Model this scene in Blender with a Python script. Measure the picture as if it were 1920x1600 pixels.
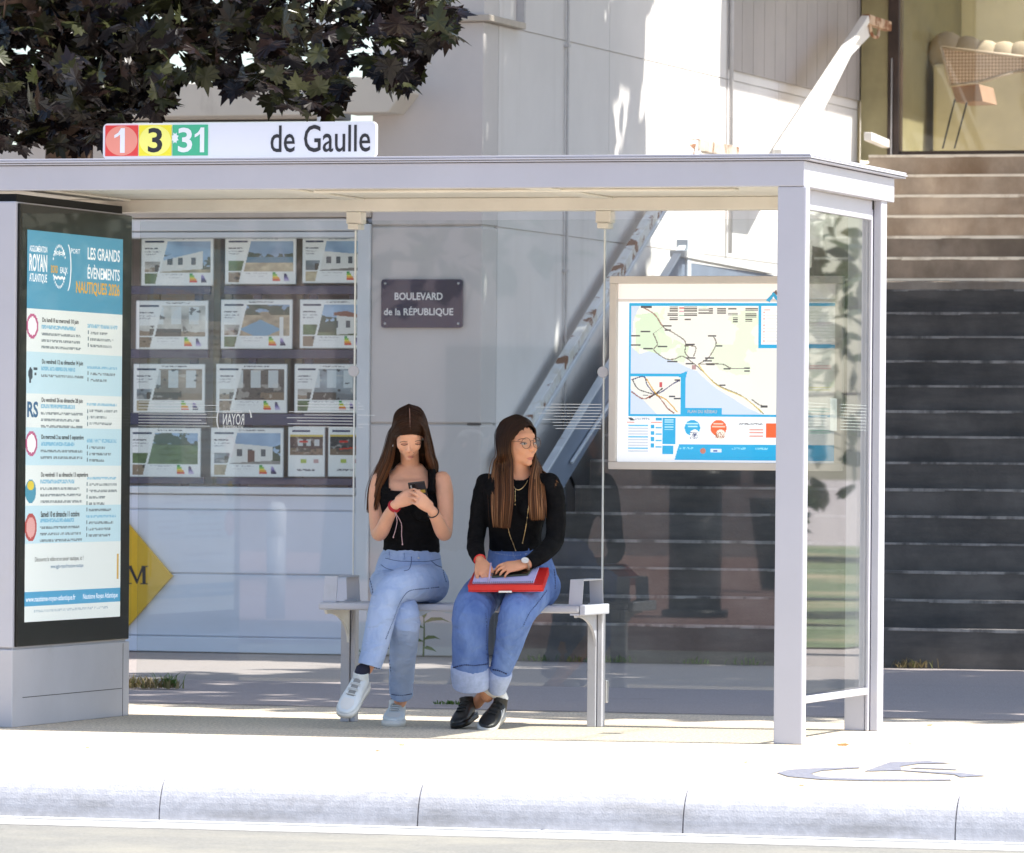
import bpy, bmesh, math, random
import numpy as np
from mathutils import Vector, Matrix, noise
R = math.radians
random.seed(7)
for o in list(bpy.data.objects): bpy.data.objects.remove(o)
SC = bpy.context.scene
COL = SC.collection
# ------------------------------------------------------------------ camera, sky, sun, exposure
TH, FPX, S0, ROLL, HY = R(17.0), 11556.0, 450.0, .008, 65.0
RV = Vector((math.cos(TH), math.sin(TH), 0)); FV = Vector((-math.sin(TH), math.cos(TH), 0)); UV = Vector((0, 0, 1))
CR, SR = math.cos(ROLL), math.sin(ROLL)
CAM = Vector((6.397, -24.898, 1.169))
cd = bpy.data.cameras.new('camera'); co = bpy.data.objects.new('camera', cd); COL.objects.link(co); SC.camera = co
cd.sensor_width = 36; cd.lens = FPX / 1920 * 36; cd.shift_y = HY / 1920; cd.clip_start = .5; cd.clip_end = 2000
rr = RV * CR + UV * SR; uu = UV * CR - RV * SR
co.matrix_world = Matrix(((rr.x, uu.x, -FV.x, CAM.x), (rr.y, uu.y, -FV.y, CAM.y), (rr.z, uu.z, -FV.z, CAM.z), (0, 0, 0, 1)))
cd.dof.use_dof = True; cd.dof.focus_distance = 27.0; cd.dof.aperture_fstop = 11
W = bpy.data.worlds.new("World"); SC.world = W; W.use_nodes = True
nt = W.node_tree; nt.nodes.clear()
sky = nt.nodes.new('ShaderNodeTexSky'); sky.sky_type = 'NISHITA'; sky.sun_disc = False
SUND = Vector((.685, .08, 1.0)).normalized()          # towards the sun
sky.sun_elevation = math.asin(SUND.z); sky.sun_rotation = math.atan2(SUND.x, SUND.y)
sky.air_density = 1.0; sky.dust_density = 1.6; sky.ozone_density = 1.0
bg = nt.nodes.new('ShaderNodeBackground'); bg.inputs[1].default_value = .15
wo = nt.nodes.new('ShaderNodeOutputWorld'); nt.links.new(sky.outputs[0], bg.inputs[0]); nt.links.new(bg.outputs[0], wo.inputs[0])
sl = bpy.data.lights.new('sun', 'SUN'); sl.energy = 5.0; sl.angle = R(.53); sl.color = (1, .95, .87)
so = bpy.data.objects.new('sun', sl); COL.objects.link(so); so.location = (12, 4, 20)
so.rotation_euler = SUND.to_track_quat('Z', 'Y').to_euler()
vs = SC.view_settings; vs.view_transform = 'Standard'; vs.look = 'None'; vs.exposure = 0.95; vs.gamma = 1; vs.use_curve_mapping = False
SC.cycles.max_bounces = 8; SC.cycles.transparent_max_bounces = 16; SC.cycles.use_denoising = True
SC.cycles.caustics_reflective = False; SC.cycles.caustics_refractive = False; SC.cycles.sample_clamp_indirect = 6

# ------------------------------------------------------------------ helpers
def ray(px, py):
    x, y = px - 960, py - 800
    x, y = x * CR + y * SR, -x * SR + y * CR
    return FV + RV * (x / FPX) + UV * ((HY - y) / FPX)
def at(px, py, Y):                                    # the point of the upright plane at depth Y seen at a place in the photograph
    d = ray(px, py); return CAM + d * ((Y - CAM.y) / d.y)
def atx(px, py, X):
    d = ray(px, py); return CAM + d * ((X - CAM.x) / d.x)
def atz(px, py, Z=0.0):
    d = ray(px, py); return CAM + d * ((Z - CAM.z) / d.z)
def lin(c):
    if isinstance(c, str): c = [int(c[i:i + 2], 16) / 255 for i in (0, 2, 4)]
    return tuple(x / 12.92 if x <= .04045 else ((x + .055) / 1.055) ** 2.4 for x in c)
def M(name, col, rough=.5, metal=0, var=.08, vs=5, bump=0, bs=60, spec=.5, col2=None, contrast=(.35, .65), coat=0, sheen=0, stretch=None, sss=0, emit=None):
    m = bpy.data.materials.new(name); m.use_nodes = True; n = m.node_tree.nodes; l = m.node_tree.links
    b = n['Principled BSDF']
    b.inputs['Roughness'].default_value = rough; b.inputs['Metallic'].default_value = metal
    b.inputs['Specular IOR Level'].default_value = spec; b.inputs['Coat Weight'].default_value = coat
    if sheen: b.inputs['Sheen Weight'].default_value = sheen
    if sss: b.inputs['Subsurface Weight'].default_value = sss; b.inputs['Subsurface Radius'].default_value = (.012, .005, .003); b.inputs['Subsurface Scale'].default_value = 1
    tc = n.new('ShaderNodeTexCoord'); src = tc.outputs['Object']
    if stretch:
        mp = n.new('ShaderNodeMapping'); mp.inputs['Scale'].default_value = stretch; l.new(src, mp.inputs[0]); src = mp.outputs[0]
    col = tuple(col)[:3]
    if var or col2:
        nz = n.new('ShaderNodeTexNoise'); nz.inputs['Scale'].default_value = vs; nz.inputs['Detail'].default_value = 6; nz.inputs['Roughness'].default_value = .6
        l.new(src, nz.inputs['Vector'])
        rp = n.new('ShaderNodeValToRGB'); rp.color_ramp.elements[0].position = contrast[0]; rp.color_ramp.elements[1].position = contrast[1]
        a = tuple(c * (1 - var) for c in col); z = col2 if col2 else tuple(min(1, c * (1 + var)) for c in col)
        rp.color_ramp.elements[0].color = (*a, 1); rp.color_ramp.elements[1].color = (*z, 1)
        l.new(nz.outputs['Fac'], rp.inputs[0]); l.new(rp.outputs[0], b.inputs['Base Color'])
    else: b.inputs['Base Color'].default_value = (*col, 1)
    if bump:
        n2 = n.new('ShaderNodeTexNoise'); n2.inputs['Scale'].default_value = bs; n2.inputs['Detail'].default_value = 5; l.new(src, n2.inputs['Vector'])
        bp = n.new('ShaderNodeBump'); bp.inputs['Strength'].default_value = bump; bp.inputs['Distance'].default_value = .01
        l.new(n2.outputs['Fac'], bp.inputs['Height']); l.new(bp.outputs[0], b.inputs['Normal'])
    return m
def stain(m, col, scale, lo, hi, stretch=None, amount=1.0, seed=0.0):   # dirt, rust or wear laid over a material's colour
    n = m.node_tree.nodes; l = m.node_tree.links; b = n['Principled BSDF']; s = b.inputs['Base Color']
    tc = n.new('ShaderNodeTexCoord'); mp = n.new('ShaderNodeMapping'); mp.inputs['Scale'].default_value = stretch or (1, 1, 1); mp.inputs['Location'].default_value = (seed, seed * .7, seed * .3)
    l.new(tc.outputs['Object'], mp.inputs[0])
    nz = n.new('ShaderNodeTexNoise'); nz.inputs['Scale'].default_value = scale; nz.inputs['Detail'].default_value = 7; nz.inputs['Roughness'].default_value = .65; l.new(mp.outputs[0], nz.inputs['Vector'])
    mr = n.new('ShaderNodeMapRange'); mr.inputs[1].default_value = lo; mr.inputs[2].default_value = hi; mr.inputs[4].default_value = amount; l.new(nz.outputs['Fac'], mr.inputs[0])
    mx = n.new('ShaderNodeMix'); mx.data_type = 'RGBA'; mx.inputs[7].default_value = (*col, 1)
    if s.is_linked: l.new(s.links[0].from_socket, mx.inputs[6])
    else: mx.inputs[6].default_value = s.default_value
    l.new(mr.outputs[0], mx.inputs[0]); l.new(mx.outputs[2], s)
    return m
def crease(m, scale, strength, stretch, seed=0.0):      # cloth creases: a second, larger relief under the weave
    n = m.node_tree.nodes; l = m.node_tree.links; b = n['Principled BSDF']; tc = n.new('ShaderNodeTexCoord'); mp = n.new('ShaderNodeMapping'); mp.inputs['Scale'].default_value = stretch; mp.inputs['Location'].default_value = (seed,) * 3; mp.inputs['Rotation'].default_value = (0, .35, 0)
    l.new(tc.outputs['Object'], mp.inputs[0]); nz = n.new('ShaderNodeTexNoise'); nz.inputs['Scale'].default_value = scale; nz.inputs['Detail'].default_value = 3; nz.inputs['Distortion'].default_value = .6; l.new(mp.outputs[0], nz.inputs['Vector'])
    mr = n.new('ShaderNodeMapRange'); mr.interpolation_type = 'SMOOTHSTEP'; mr.inputs[1].default_value = .38; mr.inputs[2].default_value = .62; l.new(nz.outputs['Fac'], mr.inputs[0])
    bp = n.new('ShaderNodeBump'); bp.inputs['Strength'].default_value = strength; bp.inputs['Distance'].default_value = .012; l.new(mr.outputs[0], bp.inputs['Height'])
    old = b.inputs['Normal'].links[0].from_node if b.inputs['Normal'].is_linked else None
    if old: l.new(bp.outputs[0], old.inputs['Normal'])
    else: l.new(bp.outputs[0], b.inputs['Normal'])
    return m
def colmat(name, rough=.5, spec=.4, attr='Col'):
    m = bpy.data.materials.new(name); m.use_nodes = True; n = m.node_tree.nodes
    a = n.new('ShaderNodeAttribute'); a.attribute_name = attr
    b = n['Principled BSDF']; b.inputs['Roughness'].default_value = rough; b.inputs['Specular IOR Level'].default_value = spec
    m.node_tree.links.new(a.outputs['Color'], b.inputs['Base Color']); return m
def glassmat(name, tint=(.93, .96, .95), ior=1.5, boost=1.0, dirt=.02):
    m = bpy.data.materials.new(name); m.use_nodes = True; n = m.node_tree.nodes; l = m.node_tree.links; n.clear()
    o = n.new('ShaderNodeOutputMaterial'); t = n.new('ShaderNodeBsdfTransparent'); t.inputs[0].default_value = (*tint, 1)
    g = n.new('ShaderNodeBsdfGlossy'); g.inputs['Roughness'].default_value = .012
    f = n.new('ShaderNodeFresnel'); ge = n.new('ShaderNodeNewGeometry'); ir = n.new('ShaderNodeMapRange'); ir.inputs[3].default_value = ior; ir.inputs[4].default_value = 1 / ior; l.new(ge.outputs['Backfacing'], ir.inputs[0]); l.new(ir.outputs[0], f.inputs[0])
    mu = n.new('ShaderNodeMath'); mu.operation = 'MULTIPLY'; mu.inputs[1].default_value = boost; mu.use_clamp = True; l.new(f.outputs[0], mu.inputs[0])
    mx = n.new('ShaderNodeMixShader'); l.new(mu.outputs[0], mx.inputs[0]); l.new(t.outputs[0], mx.inputs[1]); l.new(g.outputs[0], mx.inputs[2])
    d = n.new('ShaderNodeBsdfDiffuse'); d.inputs[0].default_value = (.7, .7, .7, 1)
    tc = n.new('ShaderNodeTexCoord'); nz = n.new('ShaderNodeTexNoise'); nz.inputs['Scale'].default_value = 3; nz.inputs['Detail'].default_value = 8; l.new(tc.outputs['Object'], nz.inputs['Vector'])
    mr = n.new('ShaderNodeMapRange'); mr.inputs[1].default_value = .35; mr.inputs[2].default_value = .8; mr.inputs[3].default_value = dirt * .3; mr.inputs[4].default_value = dirt * 2.2; l.new(nz.outputs['Fac'], mr.inputs[0])
    m2 = n.new('ShaderNodeMixShader'); l.new(mr.outputs[0], m2.inputs[0]); l.new(mx.outputs[0], m2.inputs[1]); l.new(d.outputs[0], m2.inputs[2]); l.new(m2.outputs[0], o.inputs[0])
    return m

def tag(o, label=None, cat=None, group=None, kind=None):
    if label: o['label'] = label
    if cat: o['category'] = cat
    if group: o['group'] = group
    if kind: o['kind'] = kind
    return o
def thing(name, label, cat, loc=(0, 0, 0), group=None):
    o = bpy.data.objects.new(name, None); COL.objects.link(o); o.location = loc; o.empty_display_size = .1
    return tag(o, label, cat, group)
def world_of(o):
    m = Matrix.Translation(o.location)
    return world_of(o.parent) @ o.matrix_parent_inverse @ m if o.parent else m
def obj(name, bm, mat, parent=None, smooth=False, label=None):
    if isinstance(bm, bmesh.types.BMesh):
        me = bpy.data.meshes.new(name); bmesh.ops.recalc_face_normals(bm, faces=bm.faces); bm.to_mesh(me); bm.free()
    else: me = bm; me.name = name
    for m in (mat if isinstance(mat, (list, tuple)) else [mat]): me.materials.append(m)
    if smooth:
        me.polygons.foreach_set('use_smooth', [True] * len(me.polygons))
    o = bpy.data.objects.new(name, me); COL.objects.link(o)
    if parent:
        o.parent = parent; o.matrix_parent_inverse = world_of(parent).inverted()
    if label: o['label'] = label
    return o
def single(name, bm, mat, label, cat, group=None, smooth=False): return tag(obj(name, bm, mat, None, smooth), label, cat, group)
def struct(name, bm, mat): return tag(obj(name, bm, mat), kind='structure')
def NB(): return bmesh.new()
def box(bm, x0, x1, y0, y1, z0, z1, bev=0, seg=2, mi=0):
    vs_ = [bm.verts.new((x, y, z)) for z in (z0, z1) for x, y in ((x0, y0), (x1, y0), (x1, y1), (x0, y1))]
    fs = [bm.faces.new([vs_[i] for i in f]) for f in ((0, 3, 2, 1), (4, 5, 6, 7), (0, 1, 5, 4), (1, 2, 6, 5), (2, 3, 7, 6), (3, 0, 4, 7))]
    for f in fs: f.material_index = mi
    if bev: bmesh.ops.bevel(bm, geom=list({e for f in fs for e in f.edges}), offset=bev, segments=seg, affect='EDGES', profile=.6)
def obox(bm, c, ax, ay, az, bev=0, seg=2):            # box from centre and three half-axis vectors
    c = Vector(c); vs_ = [bm.verts.new(c + ax * i + ay * j + az * k) for k in (-1, 1) for i, j in ((-1, -1), (1, -1), (1, 1), (-1, 1))]
    fs = [bm.faces.new([vs_[i] for i in f]) for f in ((0, 3, 2, 1), (4, 5, 6, 7), (0, 1, 5, 4), (1, 2, 6, 5), (2, 3, 7, 6), (3, 0, 4, 7))]
    if bev: bmesh.ops.bevel(bm, geom=list({e for f in fs for e in f.edges}), offset=bev, segments=seg, affect='EDGES', profile=.6)
def prism(bm, pts, ext, mi=0):                        # polygon pushed along a vector
    ext = Vector(ext); a = [bm.verts.new(Vector(p)) for p in pts]; b = [bm.verts.new(Vector(p) + ext) for p in pts]
    fs = [bm.faces.new(a), bm.faces.new(b[::-1])]
    n = len(a)
    for i in range(n): fs.append(bm.faces.new((a[i], a[(i + 1) % n], b[(i + 1) % n], b[i])))
    for f in fs: f.material_index = mi
def quad(bm, *p, mi=0):
    f = bm.faces.new([bm.verts.new(Vector(q)) for q in p]); f.material_index = mi; return f
def frame_of(t, hint):
    t = t.normalized(); s = hint - t * hint.dot(t)
    if s.length < 1e-4: s = Vector((1, 0, 0)) - t * t.x
    s.normalize(); return s, t.cross(s)
def catmull(ps, k):
    if k <= 1 or len(ps) < 3: return [list(p) for p in ps]
    ps = [np.array(p, float) for p in ps]; out = []
    for i in range(len(ps) - 1):
        p0 = ps[max(i - 1, 0)]; p1 = ps[i]; p2 = ps[i + 1]; p3 = ps[min(i + 2, len(ps) - 1)]
        for j in range(k):
            t = j / k
            out.append(list(.5 * (2 * p1 + (p2 - p0) * t + (2 * p0 - 5 * p1 + 4 * p2 - p3) * t * t + (3 * p1 - p0 - 3 * p2 + p3) * t ** 3)))
    out.append(list(ps[-1])); return out
def loft(bm, rows, hint=(1, 0, 0), n=14, k=4, cap='round', cup=None, mi=0, sq=2.0):
    """rows: (x,y,z,ra,rb) - elliptical sections, ra along the hint. cap round / flat / none; cup=(depth, wall) hollows the far end"""
    rows = catmull([list(r_) if len(r_) == 5 else list(r_) + [r_[3]] for r_ in rows], k)
    hint = Vector(hint); C = [Vector(r_[:3]) for r_ in rows]; m = len(C); secs = []
    fr = []
    for i in range(m):
        t = C[min(i + 1, m - 1)] - C[max(i - 1, 0)]; fr.append(frame_of(t, hint) + (t.normalized(),))
    def ring(c, s, u, a, b):
        o_ = []
        for j in range(n):
            th = 2 * math.pi * j / n; cs, sn = math.cos(th), math.sin(th)
            if sq != 2.0: cs = math.copysign(abs(cs) ** (2 / sq), cs); sn = math.copysign(abs(sn) ** (2 / sq), sn)
            o_.append(bm.verts.new(c + s * (a * cs) + u * (b * sn)))
        return o_
    if cap == 'round':
        s, u, t = fr[0]; a, b = rows[0][3:5]
        for f in (.35, .75): secs.append(ring(C[0] - t * (min(a, b) * math.sqrt(1 - f * f) * .8), s, u, a * f, b * f))
    for i in range(m): secs.append(ring(C[i], fr[i][0], fr[i][1], max(rows[i][3], 1e-4), max(rows[i][4], 1e-4)))
    if cup:
        d, w = cup; s, u, t = fr[-1]; a, b = rows[-1][3:5]
        secs.append(ring(C[-1], s, u, a - w, b - w)); secs.append(ring(C[-1] - t * d, s, u, (a - w) * .9, (b - w) * .9))
    elif cap == 'round':
        s, u, t = fr[-1]; a, b = rows[-1][3:5]
        for f in (.75, .35): secs.append(ring(C[-1] + t * (min(a, b) * math.sqrt(1 - f * f) * .8), s, u, a * f, b * f))
    fs = []
    for A, B in zip(secs, secs[1:]):
        for j in range(n): fs.append(bm.faces.new((A[j], A[(j + 1) % n], B[(j + 1) % n], B[j])))
    if cap != 'none':
        fs.append(bm.faces.new(secs[0][::-1])); fs.append(bm.faces.new(secs[-1]))
    for f in fs: f.material_index = mi; f.smooth = True
    return secs
def tube(bm, pts, r_, n=8, k=3, mi=0, cap='flat'):
    rs = r_ if isinstance(r_, (list, tuple)) else [r_] * len(pts)
    loft(bm, [(*p, q) for p, q in zip(pts, rs)], hint=(.31, .2, .93) if abs((Vector(pts[-1]) - Vector(pts[0])).normalized().z) < .9 else (1, 0, 0), n=n, k=k, cap=cap, mi=mi)
def ell(bm, c, r_, rot=None, u=16, v=10, mi=0):
    m = Matrix.Translation(Vector(c)) @ (rot.to_4x4() if rot else Matrix.Identity(4)) @ Matrix.Diagonal((*r_, 1))
    g = bmesh.ops.create_uvsphere(bm, u_segments=u, v_segments=v, radius=1, matrix=m)
    for vv in g['verts']:
        for f in vv.link_faces: f.material_index = mi; f.smooth = True
def remesh(bm, voxel, smooth=4, fac=.5, name='body'):
    me = bpy.data.meshes.new(name); bmesh.ops.recalc_face_normals(bm, faces=bm.faces); bm.to_mesh(me); bm.free()
    o = bpy.data.objects.new('remesh_temp', me); COL.objects.link(o)
    md = o.modifiers.new('r', 'REMESH'); md.mode = 'VOXEL'; md.voxel_size = voxel; md.use_smooth_shade = True
    if smooth:
        s = o.modifiers.new('s', 'SMOOTH'); s.iterations = smooth; s.factor = fac
    dg = bpy.context.evaluated_depsgraph_get(); dg.update()
    out = bpy.data.meshes.new_from_object(o.evaluated_get(dg)); bpy.data.objects.remove(o); bpy.data.meshes.remove(me)
    return out
def raster(name, img, org, xd, yd, mat, parent=None, label=None):
    """a printed picture: img rows top to bottom (h,w,3 display values) on the rectangle org + xd*u + yd*v, one small face a dot"""
    h, w = img.shape[:2]; org, xd, yd = np.array(org, float), np.array(xd, float), np.array(yd, float)
    u = np.linspace(0, 1, w + 1); v = np.linspace(0, 1, h + 1)
    V = (org + xd * u[None, :, None] + yd * v[:, None, None]).reshape(-1, 3)
    i = np.arange(h)[:, None] * (w + 1) + np.arange(w)[None, :]
    F = np.stack([i, i + 1, i + w + 2, i + w + 1], -1).reshape(-1, 4)
    me = bpy.data.meshes.new(name); me.vertices.add(len(V)); me.vertices.foreach_set('co', V.ravel())
    me.loops.add(F.size); me.loops.foreach_set('vertex_index', F.ravel()); me.polygons.add(len(F)); me.polygons.foreach_set('loop_start', np.arange(0, F.size, 4))
    me.update(); me.validate()
    c = img[::-1].reshape(-1, 3).clip(0, 1); c = np.where(c <= .04045, c / 12.92, ((c + .055) / 1.055) ** 2.4)
    at_ = me.color_attributes.new('Col', 'FLOAT_COLOR', 'CORNER')
    at_.data.foreach_set('color', np.repeat(np.concatenate([c, np.ones((len(c), 1))], 1), 4, 0).ravel().astype(np.float32))
    return obj(name, me, mat, parent, label=label)
def textmesh(s, bold=0.0):
    cu = bpy.data.curves.new('lettering', 'FONT'); cu.body = s; cu.size = 1; cu.resolution_u = 3; cu.offset = bold
    o = bpy.data.objects.new('lettering_temp', cu); COL.objects.link(o); dg = bpy.context.evaluated_depsgraph_get(); dg.update()
    me = bpy.data.meshes.new_from_object(o.evaluated_get(dg)); bpy.data.objects.remove(o); bpy.data.curves.remove(cu); return me
def put_text(bm, s, org, xd, yd, x0, x1, y0, y1, bold=0.0, mirror=False, mi=0, keep=False):
    """letters stretched to fill x0..x1, y0..y1 on the plane org + xd*x + yd*y; keep=True keeps the letters' own width"""
    me = textmesh(s, bold); n = len(me.vertices)
    if not n: return
    co_ = np.empty(n * 3); me.vertices.foreach_get('co', co_); co_ = co_.reshape(-1, 3)
    a, b = co_[:, :2].min(0), co_[:, :2].max(0); q = (co_[:, :2] - a) / (b - a)
    if keep: x1 = min(x1, x0 + (b - a)[0] / (b - a)[1] * (y1 - y0))
    if mirror: q[:, 0] = 1 - q[:, 0]
    vv = [bm.verts.new(org + xd * (x0 + (x1 - x0) * p[0]) + yd * (y0 + (y1 - y0) * p[1])) for p in q]
    for p in me.polygons:
        try:
            f = bm.faces.new([vv[i] for i in p.vertices]); f.material_index = mi
        except ValueError: pass
    bpy.data.meshes.remove(me)
def xf(o, mat_): o.data.transform(mat_)
X3, Y3, Z3 = Vector((1, 0, 0)), Vector((0, 1, 0)), Vector((0, 0, 1))

# ------------------------------------------------------------------ shared materials
m_alu = stain(M('white_painted_aluminium', (.5, .505, .565), .38, var=.03, vs=2.5, bump=.02, bs=150), (.42, .4, .36), 5, .56, .85, amount=.35)
m_alu2 = stain(M('pale_grey_aluminium', (.5, .5, .54), .42, var=.05, vs=2, bump=.03, bs=120), (.3, .28, .25), 6, .6, .85, amount=.4)
m_cream = stain(M('cream_ceiling_paint', (.76, .735, .68), .55, var=.06, vs=3), (.4, .33, .24), 3, .55, .8, stretch=(.4, 2, 1), amount=.5)
m_black = M('black_glossy_panel', (.008, .008, .007), .3, var=.2, vs=3, spec=.3)
m_dark = M('dark_gap', (.01, .01, .01), .8, var=0)
m_glass = glassmat('shelter_glass', (.95, .97, .965), 1.5, 1.15, .007)
m_endglass = glassmat('end_glass', (.94, .965, .955), 1.5, 1.5, .012)
m_shopglass = glassmat('shop_glass', (.93, .95, .95), 1.5, 1.0, .004)
m_frost = M('white_film', (.75, .77, .78), .5, var=0)
m_print = colmat('printed_paper', .55)
def glow_print(name, k):  # print with faint emission added to brighten it; a lamp behind is only assumed
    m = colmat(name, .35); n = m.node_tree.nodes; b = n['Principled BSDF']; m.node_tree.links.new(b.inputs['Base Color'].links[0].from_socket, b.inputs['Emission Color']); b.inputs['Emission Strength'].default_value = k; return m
m_printg = colmat('printed_sheet_glossy', .35)
m_ink = M('black_ink', (.02, .02, .022), .6, var=0)
m_white = M('white_lettering', (.8, .8, .8), .5, var=0)
m_steel = M('brushed_steel', (.55, .55, .56), .35, .9, var=.06, vs=20)
# ================================================================== setting: ground, pavement, kerb, road
m_conc = stain(stain(M('pale_aggregate_concrete', (.57, .495, .385), .85, var=.4, vs=75, bump=.5, bs=120, contrast=(.36, .62)), (.3, .27, .23), 2.2, .58, .8, amount=.35), (.1, .08, .06), 60, .66, .71, amount=.8)
m_asph = stain(stain(M('plaza_asphalt', (.32, .28, .265), .85, var=.25, vs=120, bump=.3, bs=200), (.26, .25, .25), 1.1, .5, .8, stretch=(.3, 2, 1), amount=.5), (.08, .075, .07), .8, .62, .75, amount=.4)
m_kerb = stain(stain(M('kerb_concrete', (.53, .525, .555), .8, var=.1, vs=30, bump=.2, bs=150), (.27, .255, .24), 3, .48, .72, stretch=(.7, 2, 3), amount=.7), (.1, .08, .07), 22, .72, .76, amount=.7)
m_road = stain(stain(M('pale_road_asphalt', (.21, .205, .185), .85, var=.2, vs=90, bump=.3, bs=200), (.33, .31, .25), 1.6, .45, .7, amount=.6), (.12, .12, .12), 2.2, .6, .75, amount=.4)
m_gutter = M('gutter_concrete', (.36, .35, .33), .85, var=.15, vs=14, bump=.2)
m_line = stain(M('white_ledge_strip', (.78, .77, .74), .7, var=.06, vs=20), (.4, .38, .35), 12, .6, .75, amount=.5)
m_joint = M('dark_joint', (.05, .045, .04), .9, var=.3, vs=30)
m_pink = stain(M('pink_paving', (.42, .25, .21), .85, var=.12, vs=6), (.3, .2, .17), 3, .5, .8, amount=.5)
bm = NB(); box(bm, -400, 400, 2.7, 400, -.3, -.006); struct('ground', bm, m_asph)
def sheet(name, x0, x1, y0, y1, z, m, cuts=0):
    bm = NB(); quad(bm, (x0, y0, z), (x1, y0, z), (x1, y1, z), (x0, y1, z)); return struct(name, bm, m)
bm = NB(); box(bm, -60, 60, -3.46, 2.72, -.3, 0); struct('pavement', bm, m_conc)
bm = NB(); box(bm, -400, 400, -14.6, -3.941, -.4, -.171); struct('road', bm, m_road)
bm = NB(); box(bm, -400, 400, -400, -14.6, -.4, 0); struct('pavement_opposite', bm, m_pink)
# kerb of one-metre concrete units with a sloped hollow face
bm = NB(); prof = [(-3.462, .002)] + [(-3.468 - .096 * math.sin(t), -.165 * (1 - math.cos(t))) for t in np.linspace(0, math.pi / 2, 12)] + [(-3.564, -.3), (-3.462, -.3)]
for i in range(-22, 24):
    x = .526 + i
    prism(bm, [(x + .0025, y, z) for y, z in prof], (.995, 0, 0))
bmesh.ops.recalc_face_normals(bm, faces=bm.faces); struct('kerb', bm, m_kerb)
bm = NB(); box(bm, -60, 60, -3.51, -3.4635, -.3, -.03); struct('kerb_joint', bm, m_joint)
bm = NB(); box(bm, -60, 60, -3.94, -3.594, -.4, -.1695); struct('gutter', bm, m_gutter)
bm = NB(); 
for i in range(-30, 30): box(bm, i * 2 + .003, i * 2 + 1.997, -3.593, -3.565, -.3, -.1625, .003, 1)
struct('road_edge_ledge', bm, m_line)  # thin pale raised strip along the foot of the kerb
# joints across the pavement
bm = NB()
def strip(bm, a, b, w, z):
    a, b = Vector((a[0], a[1], 0)), Vector((b[0], b[1], 0)); d = (b - a).normalized(); s = Vector((-d.y, d.x, 0)) * w / 2
    k = max(2, int((b - a).length / .12)); L = [];
    for i in range(k + 1):
        p = a + (b - a) * (i / k); f = .5 + random.random() * .9; L.append((bm.verts.new((*(p - s * f).xy, z)), bm.verts.new((*(p + s * f).xy, z))))
    for p, q in zip(L, L[1:]): bm.faces.new((p[0], q[0], q[1], p[1]))
strip(bm, (-9, 1.42), (0, 1.38), .02, .004); strip(bm, (-9, -.1, 0), (-.06, -.07), .01, .004); strip(bm, (.05, 2.5), (9, 2.55), .014, .004); strip(bm, (-9, 2.69), (9, 2.71), .035, .004)
struct('pavement_joint', bm, m_joint)
# worn painted sign on the pavement
bm = NB()
def gpoly(px): 
    return [atz(x, y, .003) for x, y in px]
o1 = [(1612, 1438), (1540, 1439.5), (1478, 1443), (1456, 1449), (1478, 1456), (1540, 1461.5), (1640, 1464), (1740, 1464), (1786, 1463)]
i1 = [(1780, 1460.5), (1700, 1461), (1600, 1459.5), (1540, 1456), (1520, 1451.5), (1535, 1446), (1575, 1442), (1612, 1440)]
sec = list(zip(o1, [(1612, 1440), (1575, 1442), (1540, 1445), (1520, 1450.5), (1532, 1455), (1560, 1458), (1640, 1460.5), (1720, 1461), (1780, 1461)]))
for (a, b), (c, d) in zip(sec, sec[1:]): quad(bm, *[atz(x, y, .003) for x, y in (a, c, d, b)])
for pl in ([(1620, 1446), (1668, 1429), (1740, 1426.5), (1785, 1431), (1720, 1432), (1688, 1437), (1690, 1444.5)], [(1690, 1445), (1688, 1443.5), (1760, 1447), (1800, 1448.5), (1850, 1454.5), (1800, 1457), (1790, 1452.5)], [(1700, 1440), (1720, 1438.5), (1800, 1442.5), (1790, 1443.5)]):
    bm.faces.new([bm.verts.new(p) for p in gpoly(pl)])
struct('pavement_marking', bm, stain(M('worn_grey_paint', (.19, .195, .235), .85, var=.2, vs=40), (.4, .38, .35), 26, .56, .7, amount=.8))

# ================================================================== building behind: shop front, side wall, terrace
YF = 10.2; XC = -4.53
m_wall = stain(stain(M('grey_render', (.6, .575, .555), .8, var=.05, vs=1.2, bump=.06, bs=90), (.5, .48, .47), 1.5, .55, .85, stretch=(1.5, 1.5, .12), amount=.45), (.2, .18, .16), 9, .7, .8, amount=.25)
m_wallw = stain(M('white_side_render', (.72, .70, .68), .75, var=.04, vs=1.5, bump=.05, bs=80), (.42, .38, .34), 2.5, .58, .85, stretch=(1, 2.2, .12), amount=.4)
m_panel = stain(M('pale_blue_metal_panel', (.72, .77, .86), .42, var=.04, vs=1.5), (.55, .57, .62), 2, .55, .85, stretch=(.3, 1, 2), amount=.4)
m_framew = M('white_window_frame', (.7, .73, .75), .4, var=.05, vs=3)
m_beige = stain(M('beige_fascia', (.5, .45, .38), .7, var=.1, vs=4), (.25, .21, .17), 3, .55, .75, stretch=(.5, 1, 2), amount=.7)
m_groove = M('dark_groove', (.1, .09, .085), .9, var=.2)
B = thing('shop_building', 'grey rendered building with estate agent shop window and white side wall beside the steps', 'building', (-6, 10.5, 0))
bm = NB()                                            # front wall right of the window, with its cut joints
for z0, z1 in ((0, 1.382), (1.394, 2.566), (2.578, 3.79)): box(bm, -5.226, XC, YF, YF + .302, z0, z1, .006, 1)
box(bm, -5.226, XC - .012, YF + .02, YF + .28, .02, 3.8)
box(bm, -5.42, XC, YF + .004, YF + .3, 3.83, 8.2); box(bm, -7.5, -5.227, YF + .02, YF + .3, 2.66, 3.2); box(bm, -7.5, -5.227, YF + .25, YF + .4, 0, .9)
box(bm, -14, -7.5, YF + .02, YF + .3, 0, 3.05)
obj('wall', bm, m_wall, B)
bm = NB()                                            # side wall facing the steps, panels with joints
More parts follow.
